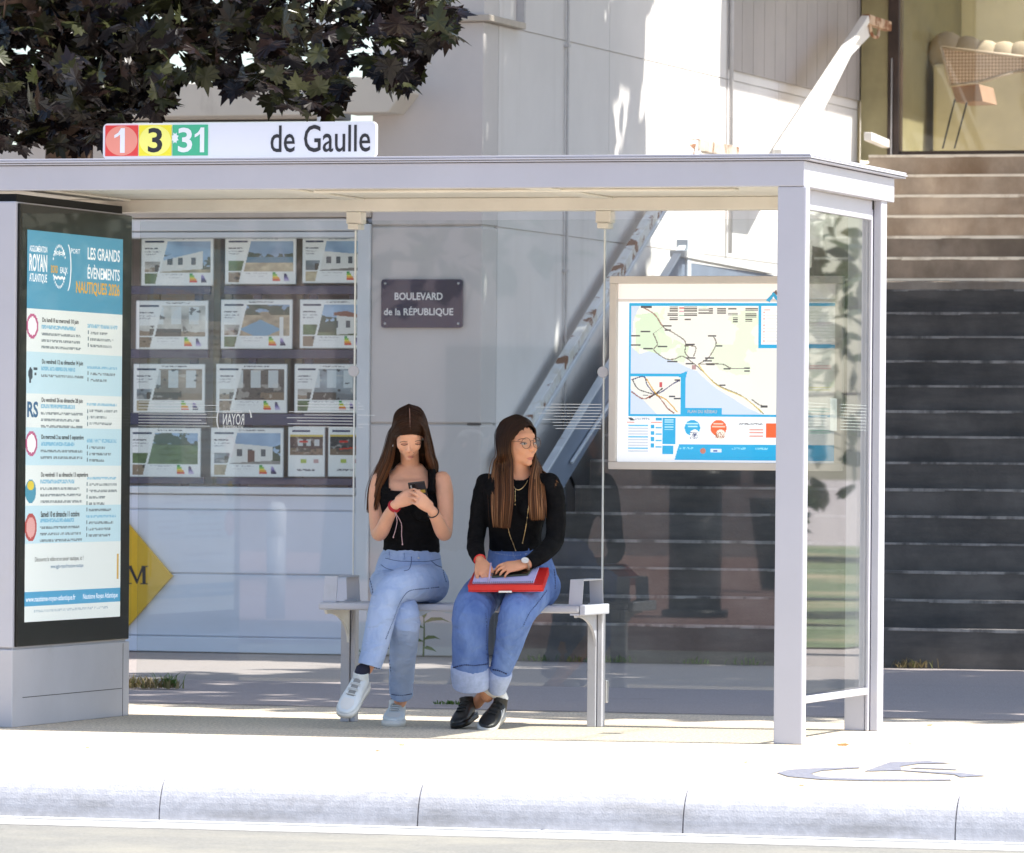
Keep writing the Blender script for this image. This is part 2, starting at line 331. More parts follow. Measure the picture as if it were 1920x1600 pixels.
ys = [10.505, 11.905, 12.9, 14.3, 15.81, 17.2, 18.6, 20.08]
zs = [0, 1.4, 2.575, 3.79, 6.0]
for a, b in zip(ys, ys[1:]):
    for c, d in zip(zs, zs[1:]): box(bm, XC - .3, XC + (0 if b > 10.6 else 0), a + .003, b - .003, c + .004, d - .004)
box(bm, XC - .28, XC - .012, 10.51, 20.07, 0, 5.9)
obj('side_wall', bm, m_wallw, B)
bm = NB()                                            # deep slab overhead that shades the top of the side wall
box(bm, XC - .4, XC + 1.25, 15.75, 24, 5.55, 5.85); obj('roof_overhang', bm, m_wall, B)
bm = NB(); box(bm, XC - .3, XC + .05, 20.08, 24, 3.42, 5.55); obj('terrace_side', bm, M('khaki_side_wall', (.27, .235, .12), .7, var=.12, vs=2), B)
bm = NB()                                            # ribbed upper cladding
for i in range(14):
    y = 15.83 + i * .3; box(bm, XC + .001, XC + .018, y, y + .292, 3.86, 5.55)
obj('ribbed_cladding', bm, M('taupe_cladding', (.4, .37, .36), .6, var=.06, vs=2), B)
bm = NB(); box(bm, -5.42, XC + .05, YF - .05, YF + .002, 3.79, 3.83, .004, 1); box(bm, XC - .001, XC + .05, YF + .003, 10.9, 3.79, 3.83, .004, 1); obj('cornice', bm, m_beige, B)
bm = NB(); box(bm, XC + .002, XC + .05, 10.86, 10.89, 3.835, 4.6); tube(bm, [(XC + .02, 11.9, .3), (XC + .02, 11.9, 3.0), (XC + .02, 11.9, 6)], .009); 
for z in (1.43, 2.35, 3.05, 3.75): box(bm, XC, XC + .034, 11.88, 11.92, z, z + .016)
m_pipe = 1; obj('drain_pipe', bm, M('grey_pipe', (.5, .49, .49), .5, var=.1), B)
bm = NB(); tube(bm, [(XC + .02, 11.87, 1.35), (XC + .03, 11.88, 1.2), (XC + .05, 12.0, 1.02), (XC + .06, 12.25, .9)], .009); obj('black_cable', bm, m_dark, B)
bm = NB(); tube(bm, [(XC + .03, 15.8, 2.6), (XC + .03, 15.8, 6)], .015); obj('drain_pipe', bm, bpy.data.materials['grey_pipe'], B)
bm = NB()                                            # grille let into the front wall
box(bm, -4.615, -4.40 - .13, YF - .002, YF + .01, 1.383, 1.393); obj('vent', bm, m_groove, B)
# ledges above the shop: long cream balcony edge, post and chamfered block
m_bal = stain(M('cream_balcony', (.62, .58, .5), .7, var=.05, vs=2), (.3, .26, .2), 5, .6, .8, stretch=(1, 1, .4), amount=.5)
bm = NB(); box(bm, -7.6, -5.46, YF - .35, YF + .3, 3.22, 3.42, .006, 1); box(bm, -7.6, -5.46, YF - .3, YF + .25, 3.47, 3.5); obj('balcony_edge', bm, m_bal, B)
bm = NB(); box(bm, -5.455, -5.37, YF - .36, YF - .28, 3.0, 5, .004, 1); obj('balcony_post', bm, m_framew, B)
bm = NB(); prism(bm, [(-5.33, YF - .3, 3.235), (-5.03, YF - .3, 3.235), (-4.93, YF - .3, 3.36), (-5.0, YF - .3, 3.45), (-5.33, YF - .3, 3.45)], (0, .31, 0)); bmesh.ops.bevel(bm, geom=bm.edges[:], offset=.006, segments=1, affect='EDGES'); obj('balcony_block', bm, m_bal, B)
# shop window
w = NB(); box(w, -7.6, -5.31, YF, YF + .2, 2.545, 2.62, .006, 1); box(w, -7.6, -5.31, YF + .01, YF + .18, 2.505, 2.54, .004, 1); box(w, -5.308, -5.227, YF - .02, YF + .22, 0, 2.585, .008, 2)
box(w, -7.6, -5.31, YF - .03, YF + .2, .955, 1.0, .006, 1)
win = obj('shop_window', w, m_framew, B)
bm = NB(); box(bm, -7.6, -5.31, YF + .05, YF + .058, 1.0, 2.505); obj('pane', bm, m_shopglass, win)
bm = NB(); box(bm, -7.6, -5.31, YF, YF + .2, .865, .951, .004, 1); box(bm, -7.6, -5.31, YF, YF + .2, .478, .857, .004, 1); box(bm, -7.6, -5.31, YF, YF + .2, .098, .47, .004, 1); box(bm, -7.6, -5.31, YF - .02, YF + .2, .0, .09, .004, 1); box(bm, -7.6, -5.31, YF + .02, YF + .18, 0, .95)
obj('panel_cladding', bm, m_panel, win)
bm = NB(); box(bm, -7.6, -5.228, YF - .02, YF + .2, 2.625, 2.72, .004, 1); box(bm, -7.6, -5.2, YF + .01, YF + .2, 2.722, 2.76); obj('shop_fascia', bm, m_beige, B)
bm = NB(); box(bm, -7.55, -5.3, YF + 1.2, YF + 1.25, 0, 3); box(bm, -7.55, -5.3, YF + .2, YF + 1.2, .9, 1.0); box(bm, -5.3, -5.22, YF + .2, YF + 1.2, .9, 2.6); box(bm, -7.55, -5.3, YF + .2, YF + 1.2, 2.56, 2.6); box(bm, -7.6, -7.5, YF + .2, YF + 1.2, .9, 2.6)
obj('shop_interior', bm, M('dim_interior', (.6, .55, .52), .7, var=.25, vs=2), B)
bm = NB()
for x in (-6.29, -6.25, -5.83, -5.79, -6.72): box(bm, x - .045, x + .03, YF + .3, YF + .34, 1.01, 2.55)
obj('display_column', bm, M('olive_display_column', (.46, .41, .29), .6, var=.2, vs=4), B)

# ================================================================== steps with a landing
T, RI, Y0S = .32, .16, 9.75
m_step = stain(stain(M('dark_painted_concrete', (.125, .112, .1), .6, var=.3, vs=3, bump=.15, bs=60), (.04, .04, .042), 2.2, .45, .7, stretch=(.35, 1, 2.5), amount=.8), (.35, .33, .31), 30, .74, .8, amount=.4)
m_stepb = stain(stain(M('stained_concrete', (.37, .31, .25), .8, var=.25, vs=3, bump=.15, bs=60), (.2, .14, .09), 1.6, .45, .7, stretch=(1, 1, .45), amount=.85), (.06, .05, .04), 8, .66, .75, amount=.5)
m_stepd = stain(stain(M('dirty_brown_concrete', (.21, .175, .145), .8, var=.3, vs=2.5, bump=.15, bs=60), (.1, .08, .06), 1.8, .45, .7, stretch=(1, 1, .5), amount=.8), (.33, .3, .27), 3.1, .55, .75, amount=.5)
m_nose = stain(M('worn_white_nosing', (.36, .335, .31), .7, var=.2, vs=9), (.09, .085, .08), 6, .46, .6, stretch=(1, 1, .2), amount=.9)
m_noseb = stain(M('white_nosing', (.72, .68, .6), .7, var=.1, vs=9), (.3, .24, .18), 4, .55, .66, amount=.7)
ST = thing('staircase', 'wide outdoor concrete steps, dark below and stained brown above, rising beside the white wall', 'staircase', (-1.5, 10, 0))
XL, XR = -4.28, 1.2
bm = NB(); prof = [(Y0S, -.05)]; z = 0
for k in range(14):
    y = Y0S + k * T; z += RI + (.06 if k == 0 else 0); prof += [(y, z), (y + T, z)]
    L = XL; seg = 26; nb = NB()
    for s in range(seg):
        x0 = L + (XR - L) * s / seg; x1 = L + (XR - L) * (s + 1) / seg
        h = .007 + .008 * random.random(); box(nb, x0, x1 + .001, y - .004, y + .05, z - h, z + .004)
    obj('nosing', nb, m_nose, ST)
ZL = z; YL = Y0S + 14 * T + 2.72
prof = prof[:-1] + [(YL + .3, ZL), (YL + .3, -.05)]
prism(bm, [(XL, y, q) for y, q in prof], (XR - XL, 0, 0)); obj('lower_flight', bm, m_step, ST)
bm = NB(); prof = [(YL, ZL - .3), (YL, ZL + .02)]; z = ZL
for k in range(7):
    y = YL + k * T; z += RI; prof += [(y, z), (y + T, z)] if k else [(YL, z), (y + T, z)]
    nb = NB()
    for s in range(26):
        x0 = XL + (XR - XL) * s / 26; x1 = XL + (XR - XL) * (s + 1) / 26
        h = .012 + .007 * random.random(); box(nb, x0, x1 + .001, y - .005, y + .05, z - h, z + .004)
    obj('nosing', nb, m_noseb, ST)
prof = [p for i, p in enumerate(prof) if i != 1]; YT = YL + 7 * T; ZT = z
prof = prof[:-1] + [(YT + 4.5, ZT), (YT + 4.5, ZL - .3)]
prism(bm, [(XL, y, q) for y, q in prof], (XR - XL, 0, 0))
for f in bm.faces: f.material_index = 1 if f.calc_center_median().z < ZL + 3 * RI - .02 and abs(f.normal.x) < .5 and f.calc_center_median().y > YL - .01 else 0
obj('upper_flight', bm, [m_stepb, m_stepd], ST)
bm = NB(); box(bm, XL, XR, Y0S + 13 * T - .006, Y0S + 13 * T + .02, ZL - .002 - RI * 0 - .0, ZL + .05, .003, 1); obj('landing_edge', bm, m_stepb, ST)
# guard rails of the steps, along the white wall
m_rust = stain(stain(M('flaking_pale_blue_paint', (.72, .74, .74), .5, var=.08, vs=4), (.55, .5, .38), 7, .5, .64, amount=.6), (.2, .085, .035), 4.5, .535, .575, stretch=(1, 1.2, 1.2), amount=1, seed=3.7)
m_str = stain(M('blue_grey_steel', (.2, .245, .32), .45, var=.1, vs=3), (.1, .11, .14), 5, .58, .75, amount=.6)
m_lite = stain(M('pale_steel_edge', (.6, .64, .68), .45, var=.06, vs=4), (.3, .2, .13), 9, .66, .72, amount=.6)
m_wguard = stain(M('white_guard_panel', (.72, .71, .69), .5, var=.03, vs=2), (.3, .12, .05), 6, .72, .78, amount=.9)
G = thing('stair_guard', 'pale blue steel stair rail with brown rust patches, climbing along the white wall', 'handrail', (-4.4, 11, 1))
a, b = atx(944, 856, -4.42), atx(1302, 262, -4.42); d = (b - a).normalized(); nrm = X3.cross(d).normalized()
if nrm.z < 0: nrm = -nrm
bm = NB(); obox(bm, (a + b) / 2 - nrm * .03, d * ((b - a).length / 2), nrm * .036, X3 * .03, .005, 2); obj('handrail', bm, m_rust, G)
bm = NB(); obox(bm, (a + b) / 2 - nrm * .083 + X3 * .012, d * ((b - a).length / 2 - .02), nrm * .0155, X3 * .028, .004, 1); obj('lower_lip', bm, m_lite, G)
e = atx(1365, 283, -4.42); d2 = Vector((0, 1, 0)); bm = NB(); obox(bm, b + Y3 * .5 - Z3 * .035, Y3 * .52, Z3 * .04, X3 * .035, .006, 2)
obj('rail_end', bm, stain(M('rusty_rail_end', (.55, .5, .42), .6, var=.2, vs=6), (.2, .08, .03), 5, .45, .55, amount=1), G)
a, b = atx(960, 985, -4.33), atx(1283, 458, -4.33); d = (b - a).normalized(); nrm = X3.cross(d).normalized(); nrm = nrm if nrm.z > 0 else -nrm
bm = NB(); obox(bm, (a + b) / 2 - nrm * .12, d * ((b - a).length / 2), nrm * .115, X3 * .02, .004, 1); obj('stringer', bm, m_str, G)
bm = NB(); obox(bm, (a + b) / 2 + nrm * .01, d * ((b - a).length / 2 + .01), nrm * .008, X3 * .026, .003, 1); obj('stringer_cap', bm, m_lite, G)
a2, b2 = atx(1071, 868, -4.29), atx(1185, 690, -4.29); bm = NB(); obox(bm, (a2 + b2) / 2, (b2 - a2) / 2, nrm * .008, X3 * .01, .003, 1); obj('flat_bar', bm, m_lite, G)
bm = NB(); prism(bm, [atx(1287, 492, -4.3), atx(1450, 516, -4.3), atx(1450, 540, -4.3), atx(1287, 540, -4.3)], X3 * -.02); obj('ledge_shade', bm, m_str, G)  # dark panel standing in for the shade under the ledge
bm = NB(); prism(bm, [atx(1283, 470, -4.28), atx(1452, 505, -4.28), atx(1452, 514, -4.28), atx(1283, 482, -4.28)], X3 * -.1); obj('landing_ledge', bm, m_wguard, G)
bm = NB(); box(bm, -4.37, -4.29, b.y - .06, b.y + .03, ZL, b.z + .03, .004, 1); obj('newel', bm, m_lite, G)
bm = NB(); box(bm, -4.36, -4.31, b.y + .03, YL, ZL + .08, ZL + .16, .004, 1); box(bm, -4.36, -4.31, b.y + .03, YL, ZL + .0, ZL + .05); obj('landing_rail', bm, m_wguard, G)
UG = thing('stair_guard', 'solid white panel guarding the upper steps, rusty at its top bracket', 'guard panel', (-4.25, 17, 2.5))
a, b = atx(1440, 312, -4.25), atx(1622, 36, -4.25); d = (b - a).normalized(); bm = NB()
lo = [atx(1575, 345, -4.25), atx(1603, 304, -4.25), atx(1640, 235, -4.25)]
prism(bm, [a, atx(1457, 285, -4.25), atx(1553, 122, -4.25), atx(1584, 105, -4.25), atx(1560, 160, -4.25), atx(1640, 190, -4.25), lo[2], lo[1], lo[0]][:3] + [atx(1620, 36, -4.25), atx(1629, 62, -4.25), atx(1588, 104, -4.25), atx(1556, 168, -4.25), atx(1478, 318, -4.25)], X3 * .03); obj('panel', bm, m_wguard, UG)
bm = NB(); p1 = atx(1457, 287, -4.21); p2 = atx(1622, 36, -4.21); obox(bm, (p1 + p2) / 2, (p2 - p1) / 2, X3.cross((p2 - p1).normalized()) * .028, X3 * .03, .004, 1); obj('top_rail', bm, m_wguard, UG)
bm = NB(); p3 = atx(1664, 50, -4.2); obox(bm, (p2 + p3) / 2, (p3 - p2) / 2, Z3 * .035, X3 * .03, .004, 1); tube(bm, [p2 + (p3 - p2) * .2 - Z3 * .03, p2 + (p3 - p2) * .3 - Z3 * .1, p2 + (p3 - p2) * .55 - Z3 * .1, p2 + (p3 - p2) * .6 - Z3 * .03], .012)
obj('bracket', bm, stain(M('rusty_bracket', (.55, .4, .28), .6, var=.2, vs=6), (.22, .08, .03), 9, .5, .56, amount=1), UG)
bm = NB(); q1, q2 = atx(1627, 256, -4.2), atx(1660, 270, -4.2); obox(bm, (q1 + q2) / 2, (q2 - q1) / 2, Z3 * .03, X3 * .03, .004, 1); obj('foot_bracket', bm, m_wguard, UG)

# ================================================================== terrace behind glass at the top of the steps
YG = YT + .35
TW = thing('terrace_window', 'tall window with a dark brown frame at the head of the steps', 'window', (-3, YG, ZT))
def xg(px, py=200, Y=None): return at(px, py, YG if Y is None else Y).x
zb = at(1800, 283, YG).z
bm = NB(); box(bm, xg(1666), xg(1688), YG - .05, YG + .08, ZT, 6, .006, 1); box(bm, xg(1688), 3, YG - .02, YG + .05, ZT, zb, .004, 1); obj('frame', bm, M('dark_brown_frame', (.05, .032, .025), .4, var=.3, vs=4), TW)
bm = NB(); box(bm, xg(1640) - .1, xg(1666), YG - .03, YG + .08, ZT, 6); obj('side_post', bm, M('olive_post', (.34, .3, .16), .5, var=.15, vs=3), TW)
bm = NB(); box(bm, xg(1674), xg(1676), YG - .07, YG - .051, ZT, ZT + .75); obj('bolt', bm, m_steel, TW)
bm = NB(); box(bm, xg(1690), 3, YG, YG + .012, zb + .002, 6); obj('pane', bm, m_shopglass, TW)
bm = NB(); box(bm, -6, 4, YG + 3.2, YG + 3.4, ZT - .5, 7); box(bm, -6, 4, YG + .1, YG + 3.2, ZT - .3, ZT - .02)
single('terrace_wall', bm, M('ochre_terrace_wall', (.88, .8, .52), .7, var=.1, vs=1.2), 'ochre wall of the terrace seen through the brown framed window', 'wall')
YC = YG + .9
CH = thing('lounge_chair', 'woven tan chair on thin black legs behind the upper glass', 'chair', at(1800, 280, YC))
pl = [at(1764, 89, YC), at(1920, 107, YC), at(1990, 112, YC), at(1990, 124, YC), at(1900, 136, YC), at(1834, 155, YC), at(1781, 161, YC)]
bm = NB(); prism(bm, pl, (0, .03, 0)); bmesh.ops.bevel(bm, geom=bm.edges[:], offset=.006, segments=2, affect='EDGES')
mw = M('woven_cane', (.85, .62, .42), .6, var=.1, vs=9); n_ = mw.node_tree.nodes; l_ = mw.node_tree.links
tc = n_.new('ShaderNodeTexCoord'); mp = n_.new('ShaderNodeMapping'); mp.inputs['Rotation'].default_value = (0, R(45), 0); mp.inputs['Scale'].default_value = (1, 1, 1); ck = n_.new('ShaderNodeTexChecker'); ck.inputs['Scale'].default_value = 55
l_.new(tc.outputs['Object'], mp.inputs[0]); l_.new(mp.outputs[0], ck.inputs[0]); mx = n_.new('ShaderNodeMix'); mx.data_type = 'RGBA'; s_ = n_['Principled BSDF'].inputs['Base Color'].links[0].from_socket
l_.new(ck.outputs['Fac'], mx.inputs[0]); l_.new(s_, mx.inputs[6]); mx.inputs[7].default_value = (.5, .31, .19, 1); l_.new(mx.outputs[2], n_['Principled BSDF'].inputs['Base Color'])
obj('backrest', bm, mw, CH)
bm = NB(); pts = pl + [pl[0]]; 
for a, b in zip(pts, pts[1:]): tube(bm, [a, b], .012, k=1)
obj('back_frame', bm, M('tan_cane_rim', (.55, .42, .29), .5), CH)
bm = NB(); prism(bm, [at(1783, 162, YC + .05), at(1835, 158, YC + .05), at(1842, 190, YC + .05), at(1792, 192, YC + .05)], (0, .5, 0)); obj('seat', bm, M('brown_seat', (.35, .21, .13), .6), CH)
for a, b in (((1790, 186), (1767, 279)), ((1814, 186), (1789, 279))):
    bm = NB(); tube(bm, [at(*a, YC + .1), at(*b, YC + .1)], .007); obj('leg', bm, m_black, CH)
YS = YG + 2.1
SF = thing('lounge_sofa', 'pale mauve sofa with a row of rounded back cushions behind the woven chair', 'sofa', at(1850, 150, YS))
for i, (x, y) in enumerate([(1775, 92), (1812, 100), (1848, 108), (1882, 110), (1916, 110), (1950, 110)]):
    c = at(x, y + 6, YS); bm = NB(); ell(bm, c, (.15, .1, .16)); obj('cushion', bm, M('mauve_cushion', (.5, .4, .27), .8) if i == 0 else bpy.data.materials['mauve_cushion'], SF)
bm = NB(); p = at(1757, 110, YS); q = at(1960, 110, YS); box(bm, p.x, q.x, YS - .15, YS + .4, ZT + .05, p.z - .05, .03, 2); obj('base', bm, M('khaki_sofa_cover', (.68, .6, .38), .8, var=.06), SF)
# ================================================================== bus shelter
BS = thing('bus_shelter', 'white metal bus shelter with flat roof, square front post and clear glass walls', 'bus shelter', (-1.7, .7, 0))
XE, YB_ = .06, 1.56
roof = obj('roof', (lambda b: (box(b, -6.5, XE - .03, -.02, YB_ - .03, 2.36, 2.43), b)[1])(NB()), m_alu, BS)
bm = NB(); box(bm, -6.5, XE, -.05, -.0, 2.322, 2.428, .004, 2); box(bm, XE - .05, XE, .001, YB_, 2.322, 2.427, .004, 2); box(bm, -6.5, XE - .051, YB_ - .05, YB_ - .001, 2.322, 2.427, .004, 1); obj('fascia', bm, m_alu, roof)
bm = NB(); box(bm, -6.5, XE + .028, -.062, YB_ + .1, 2.4305, 2.437, .001, 1); box(bm, -6.5, XE + .034, -.068, YB_ + .105, 2.4395, 2.446, .001, 1); box(bm, -6.5, XE + .03, -.064, YB_ + .1, 2.4485, 2.457, .001, 1); box(bm, -6.5, XE + .0, -.04, YB_ + .07, 2.436, 2.45)
obj('roof_trim', bm, m_alu, roof)
bm = NB(); box(bm, -6.5, XE - .052, .002, YB_ - .052, 2.345, 2.358); 
for x in (-2.38, -1.22, -.03, -3.5): box(bm, x - .05, x + .05, .01, 1.5, 2.335, 2.3445, .003, 1)
box(bm, -2.3, -.4, .55, .63, 2.332, 2.3445, .004, 1)
obj('ceiling', bm, m_cream, roof)
bm = NB(); box(bm, -6.5, XE - .06, 1.36, 1.46, 2.285, 2.344, .006, 2); obj('rear_beam', bm, m_cream, BS)
bm = NB(); box(bm, -.055, .069, -.045, .02, 0, 2.3215, .007, 2); obj('front_post', bm, m_alu, BS)
bm = NB(); box(bm, -.1, -.008, 1.36, 1.43, 0, 2.284, .006, 2); box(bm, -.0045, .012, 1.35, 1.45, 0, 2.284, .004, 1); box(bm, .015, .05, 1.365, 1.47, 0, 2.33, .006, 2); obj('rear_post', bm, m_alu, BS)
bm = NB(); box(bm, -.008, .012, .03, 1.34, .16, .19, .003, 1); obj('side_rail', bm, m_alu, BS); bm = NB(); box(bm, -.012, .014, .03, 1.34, 2.235, 2.32, .003, 1); obj('side_rail', bm, m_alu, BS)
bm = NB(); box(bm, -.002, .006, .035, 1.338, .2005, 2.2345); pe = obj('side_pane', bm, m_endglass, BS)
GY = 1.4
panes = []
for x0, x1 in ((-3.42, -2.392), (-2.384, -1.225), (-1.217, -.105)):
    bm = NB(); box(bm, x0, x1, GY, GY + .008, .168, 2.245); panes.append(obj('rear_pane', bm, m_glass, BS))
for x in (-2.388, -1.221):
    bm = NB(); box(bm, x - .035, x + .035, GY - .03, GY + .05, 2.23, 2.284, .004, 2); box(bm, x - .025, x + .025, GY - .04, GY + .055, 2.205, 2.2299, .005, 2); obj('clamp', bm, m_cream, BS)
    bm = NB(); bmesh.ops.create_cone(bm, cap_ends=True, segments=28, radius1=.025, radius2=.025, depth=.014, matrix=Matrix.Translation((x, GY - .008, 1.568)) @ Matrix.Rotation(R(90), 4, 'X')); bmesh.ops.bevel(bm, geom=bm.edges[:], offset=.002, segments=1, affect='EDGES'); obj('glass_stud', bm, m_alu, BS)
    bm = NB(); box(bm, x - .003, x + .003, GY - .001, GY + .009, .169, 2.2); obj('glass_seal', bm, m_frost, BS)
    bm = NB(); box(bm, x - .02, x + .03, GY - .012, GY + .02, .1, .2, .004, 1); obj('floor_clamp', bm, m_steel, BS)
# printed safety stripes on the panes, with the mirrored emblem
def stripes(bm, x0, x1, gaps=()):
    for i in range(9):
        z = 1.315 + i * .0135
        xs = [x0]; 
        for g in gaps: xs += [g[0] + random.uniform(-.12, .0), g[1] + random.uniform(0, .12)]
        xs.append(x1)
        for a, b in zip(xs[::2], xs[1::2]):
            if b > a: quad(bm, (a, GY - .0015, z), (b, GY - .0015, z), (b, GY - .0015, z + .0028), (a, GY - .0015, z + .0028))
bm = NB(); stripes(bm, -3.42, -2.393, ((-3.03, -2.72),)); obj('safety_stripe', bm, m_frost, panes[0])
bm = NB(); stripes(bm, -2.37, -1.23, ((-2.27, -1.55),)); obj('safety_stripe', bm, m_frost, panes[1])
bm = NB(); stripes(bm, -.09, -.106, ()); 
e0 = at(400, 800, GY - .002); bm2 = NB()
put_text(bm2, 'ROYAN', Vector((0, GY - .0022, 0)), X3, Z3, at(424, 0, GY).x, at(464, 0, GY).x, at(440, 797, GY).z, at(440, 776, GY).z, .01, mirror=True)
put_text(bm2, 'AGGLOMÉRATION', Vector((0, GY - .0022, 0)), X3, Z3, at(424, 0, GY).x, at(460, 0, GY).x, at(440, 775, GY).z, at(440, 768, GY).z, .01, mirror=True)
put_text(bm2, 'ATLANTIQUE', Vector((0, GY - .0022, 0)), X3, Z3, at(424, 0, GY).x, at(462, 0, GY).x, at(440, 806, GY).z, at(440, 798, GY).z, .01, mirror=True)
for cx, s in ((409, -1), (468, 1)):
    arc = [at(cx + s * 7 * math.cos(t) - s * 3, 787 + 19 * math.sin(t), GY - .0022) for t in np.linspace(-1.3, 1.3 if s < 0 else -.2, 9)]
    arc2 = [at(cx + s * 4.2 * math.cos(t) - s * 3, 787 + 17 * math.sin(t), GY - .0022) for t in np.linspace(-1.3, 1.3 if s < 0 else -.2, 9)]
    for a, b, c, d in zip(arc, arc[1:], arc2[1:], arc2): quad(bm2, a, b, c, d)
obj('emblem', bm2, m_white, panes[0])
bm.free()
bm = NB()
for i in range(9):
    z = 1.315 + i * .0135
    for a, b in ((.05, .62), (.86, 1.335)): quad(bm, (-.0035, a, z), (-.0035, b, z), (-.0035, b, z + .0032), (-.0035, a, z + .0032))
quad(bm, (-.0035, .68, 1.31), (-.0035, .8, 1.31), (-.0035, .8, 1.45), (-.0035, .68, 1.45)); obj('safety_stripe', bm, m_frost, pe)

# ------------------------------------------------------------------ bench
BE = thing('bench', 'grey metal bench with loop armrests inside the bus shelter', 'bench', (-1.75, 1.2, 0))
bm = NB(); box(bm, -2.356, -1.158, .825, 1.215, .508, .54, .012, 3); obj('seat', bm, m_alu2, BE)
bm = NB(); box(bm, -1.157, -1.13, .83, 1.21, .5, .545, .006, 2); box(bm, -1.2, -1.157, .83, .9, .499, .5075); obj('end_cap', bm, m_alu, BE)
for x in (-2.372, -1.225):
    bm = NB(); box(bm, x, x + .04, 1.19, 1.25, 0, .507, .004, 2); box(bm, x + .043, x + .066, 1.2, 1.25, 0, .507, .003, 1); leg = obj('leg', bm, m_alu2, BE)
    pts = [(x + .03, 1.188, .505), (x + .03, .86, .505), (x + .03, .88, .49)]
    for t in np.linspace(0, math.pi / 2, 9): pts.append((x + .03, 1.18 - .27 * math.cos(t) , .355 + .125 * (1 - math.sin(math.pi / 2 - t) * 0) * math.cos(t) ** .5 if t < 1.57 else .355))
    pts = [(x + .03, 1.188, .505), (x + .03, .87, .505), (x + .03, .88, .488)] + [(x + .03, 1.185 - .28 * (1 - math.sin(t)), .49 - .13 * (1 - math.cos(t))) for t in np.linspace(0.05, math.pi / 2, 9)] + [(x + .03, 1.188, .355)]
    bm = NB(); prism(bm, pts, (.012, 0, 0)); obj('gusset', bm, m_cream if x < -2 else m_alu, BE)
for x in (-2.345, -1.215):
    bm = NB(); w_ = .06; P_ = [(.86, .5405), (.885, .655), (1.185, .655), (1.2, .5405)]; Q_ = [(.866, .5405), (.89, .649), (1.18, .649), (1.194, .5405)]
    for i in range(3):
        a, b, c, d = P_[i], P_[i + 1], Q_[i + 1], Q_[i]
        prism(bm, [(x, *a), (x, *b), (x, *c), (x, *d)], (w_, 0, 0))
    bmesh.ops.remove_doubles(bm, verts=bm.verts, dist=1e-5)
    for y in (.86, 1.16): box(bm, x, x + w_, y, y + .05, .5402, .546)
    obj('armrest', bm, m_alu2, BE)

# ------------------------------------------------------------------ advertising case
AX = -3.45
AC = thing('advertising_case', 'tall grey advertising case with a black glazed side showing a blue events poster', 'advertising case', (-3.5, .65, 0))
bm = NB(); box(bm, AX - .17, AX, -.055, 1.36, .345, 2.275, .006, 2); body = obj('housing', bm, m_alu, AC)
bm = NB(); box(bm, AX - .172, AX + .004, -.06, 1.375, 0, .337, .005, 2); box(bm, AX - .16, AX - .006, -.04, 1.35, .3, .36); base = obj('base', bm, m_alu2, AC)
bm = NB(); box(bm, AX + .0042, AX + .0052, .06, 1.28, .125, .1275); box(bm, AX + .0042, AX + .0052, 1.29, 1.293, .0, .33); box(bm, AX - .09, AX - .082, -.0612, -.0602, .385, .395); obj('panel_seam', bm, m_dark, AC)
bm = NB(); box(bm, AX + .0005, AX + .012, -.035, 1.345, .348, 2.268, .003, 1); obj('black_panel', bm, m_black, AC)
bm = NB(); box(bm, AX - .15, AX - .02, .0, 1.3, 2.276, 2.31); obj('mounting_bar', bm, m_dark, AC)
# poster picture, 240 dots high
rng = np.random.default_rng(3)
PH, PW = 300, 206; im = np.zeros((PH, PW, 3)); im[:] = (.87, .885, .875)
def rect(a, x0, x1, y0, y1, c): h, w = a.shape[:2]; a[int(y0 * h):max(int(y0 * h) + 1, int(y1 * h)), int(x0 * w):max(int(x0 * w) + 1, int(x1 * w))] = c
def S(h): return np.array([int(h[i:i + 2], 16) / 255 for i in (0, 2, 4)])
rect(im, 0, 1, 0, .2, S('4d92b0')); 
for y0, y1 in ((.312, .418), (.505, .6), (.705, .8)): rect(im, 0, 1, y0, y1, S('bdd6df'))
rect(im, 0, 1, .925, .962, S('4f9ac0'))
def dashes(a, x0, x1, y0, y1, c, dens=.72, amt=.8):
    h, w = a.shape[:2]
    for r_ in range(int(y0 * h), max(int(y0 * h) + 1, int(y1 * h))):
        for k in range(int(x0 * w), int(x1 * w)):
            if rng.random() < dens: a[r_, k] = a[r_, k] * (1 - amt) + np.array(c) * amt
blocks = [.215, .322, .42, .515, .612, .712]
for bi, y in enumerate(blocks):
    for l in range((3, 1, 3, 2, 3, 3)[bi]): dashes(im, .155, rng.uniform(.55, .6), y + .046 + l * .0165, y + .053 + l * .0165, (.3, .34, .36), .75, .6)
    dashes(im, .155, .5, y + .026, y + .035, S('6aa6c4'), .8, .75); dashes(im, .63, .95, y + .018, y + .025, S('6aa6c4'), .7, .7)
    for l in range((3, 2, 3, 3, 5, 3)[bi]): dashes(im, .66, rng.uniform(.82, .97), y + .036 + l * .0165, y + .043 + l * .0165, (.28, .32, .34), .7, .6); rect(im, .635, .645, y + .034 + l * .0165, y + .044 + l * .0165, (.3, .4, .45))
def disc(a, cx, cy, rx, ry, c, c2=None):
    h, w = a.shape[:2]; yy, xx = np.mgrid[0:h, 0:w]; d = ((xx / w - cx) / rx) ** 2 + ((yy / h - cy) / ry) ** 2
    a[d < 1] = c
    if c2 is not None: a[d < .55] = c2
disc(im, .055, .243, .06, .032, S('b5567f'), S('f0e8ec')); disc(im, .055, .543, .06, .032, S('b5567f'), S('f0e8ec'))
disc(im, .05, .665, .055, .03, S('4a8fa8')); disc(im, .05, .65, .035, .012, S('d8c040')); disc(im, .055, .757, .06, .036, S('b04a48'), S('d8a09c'))
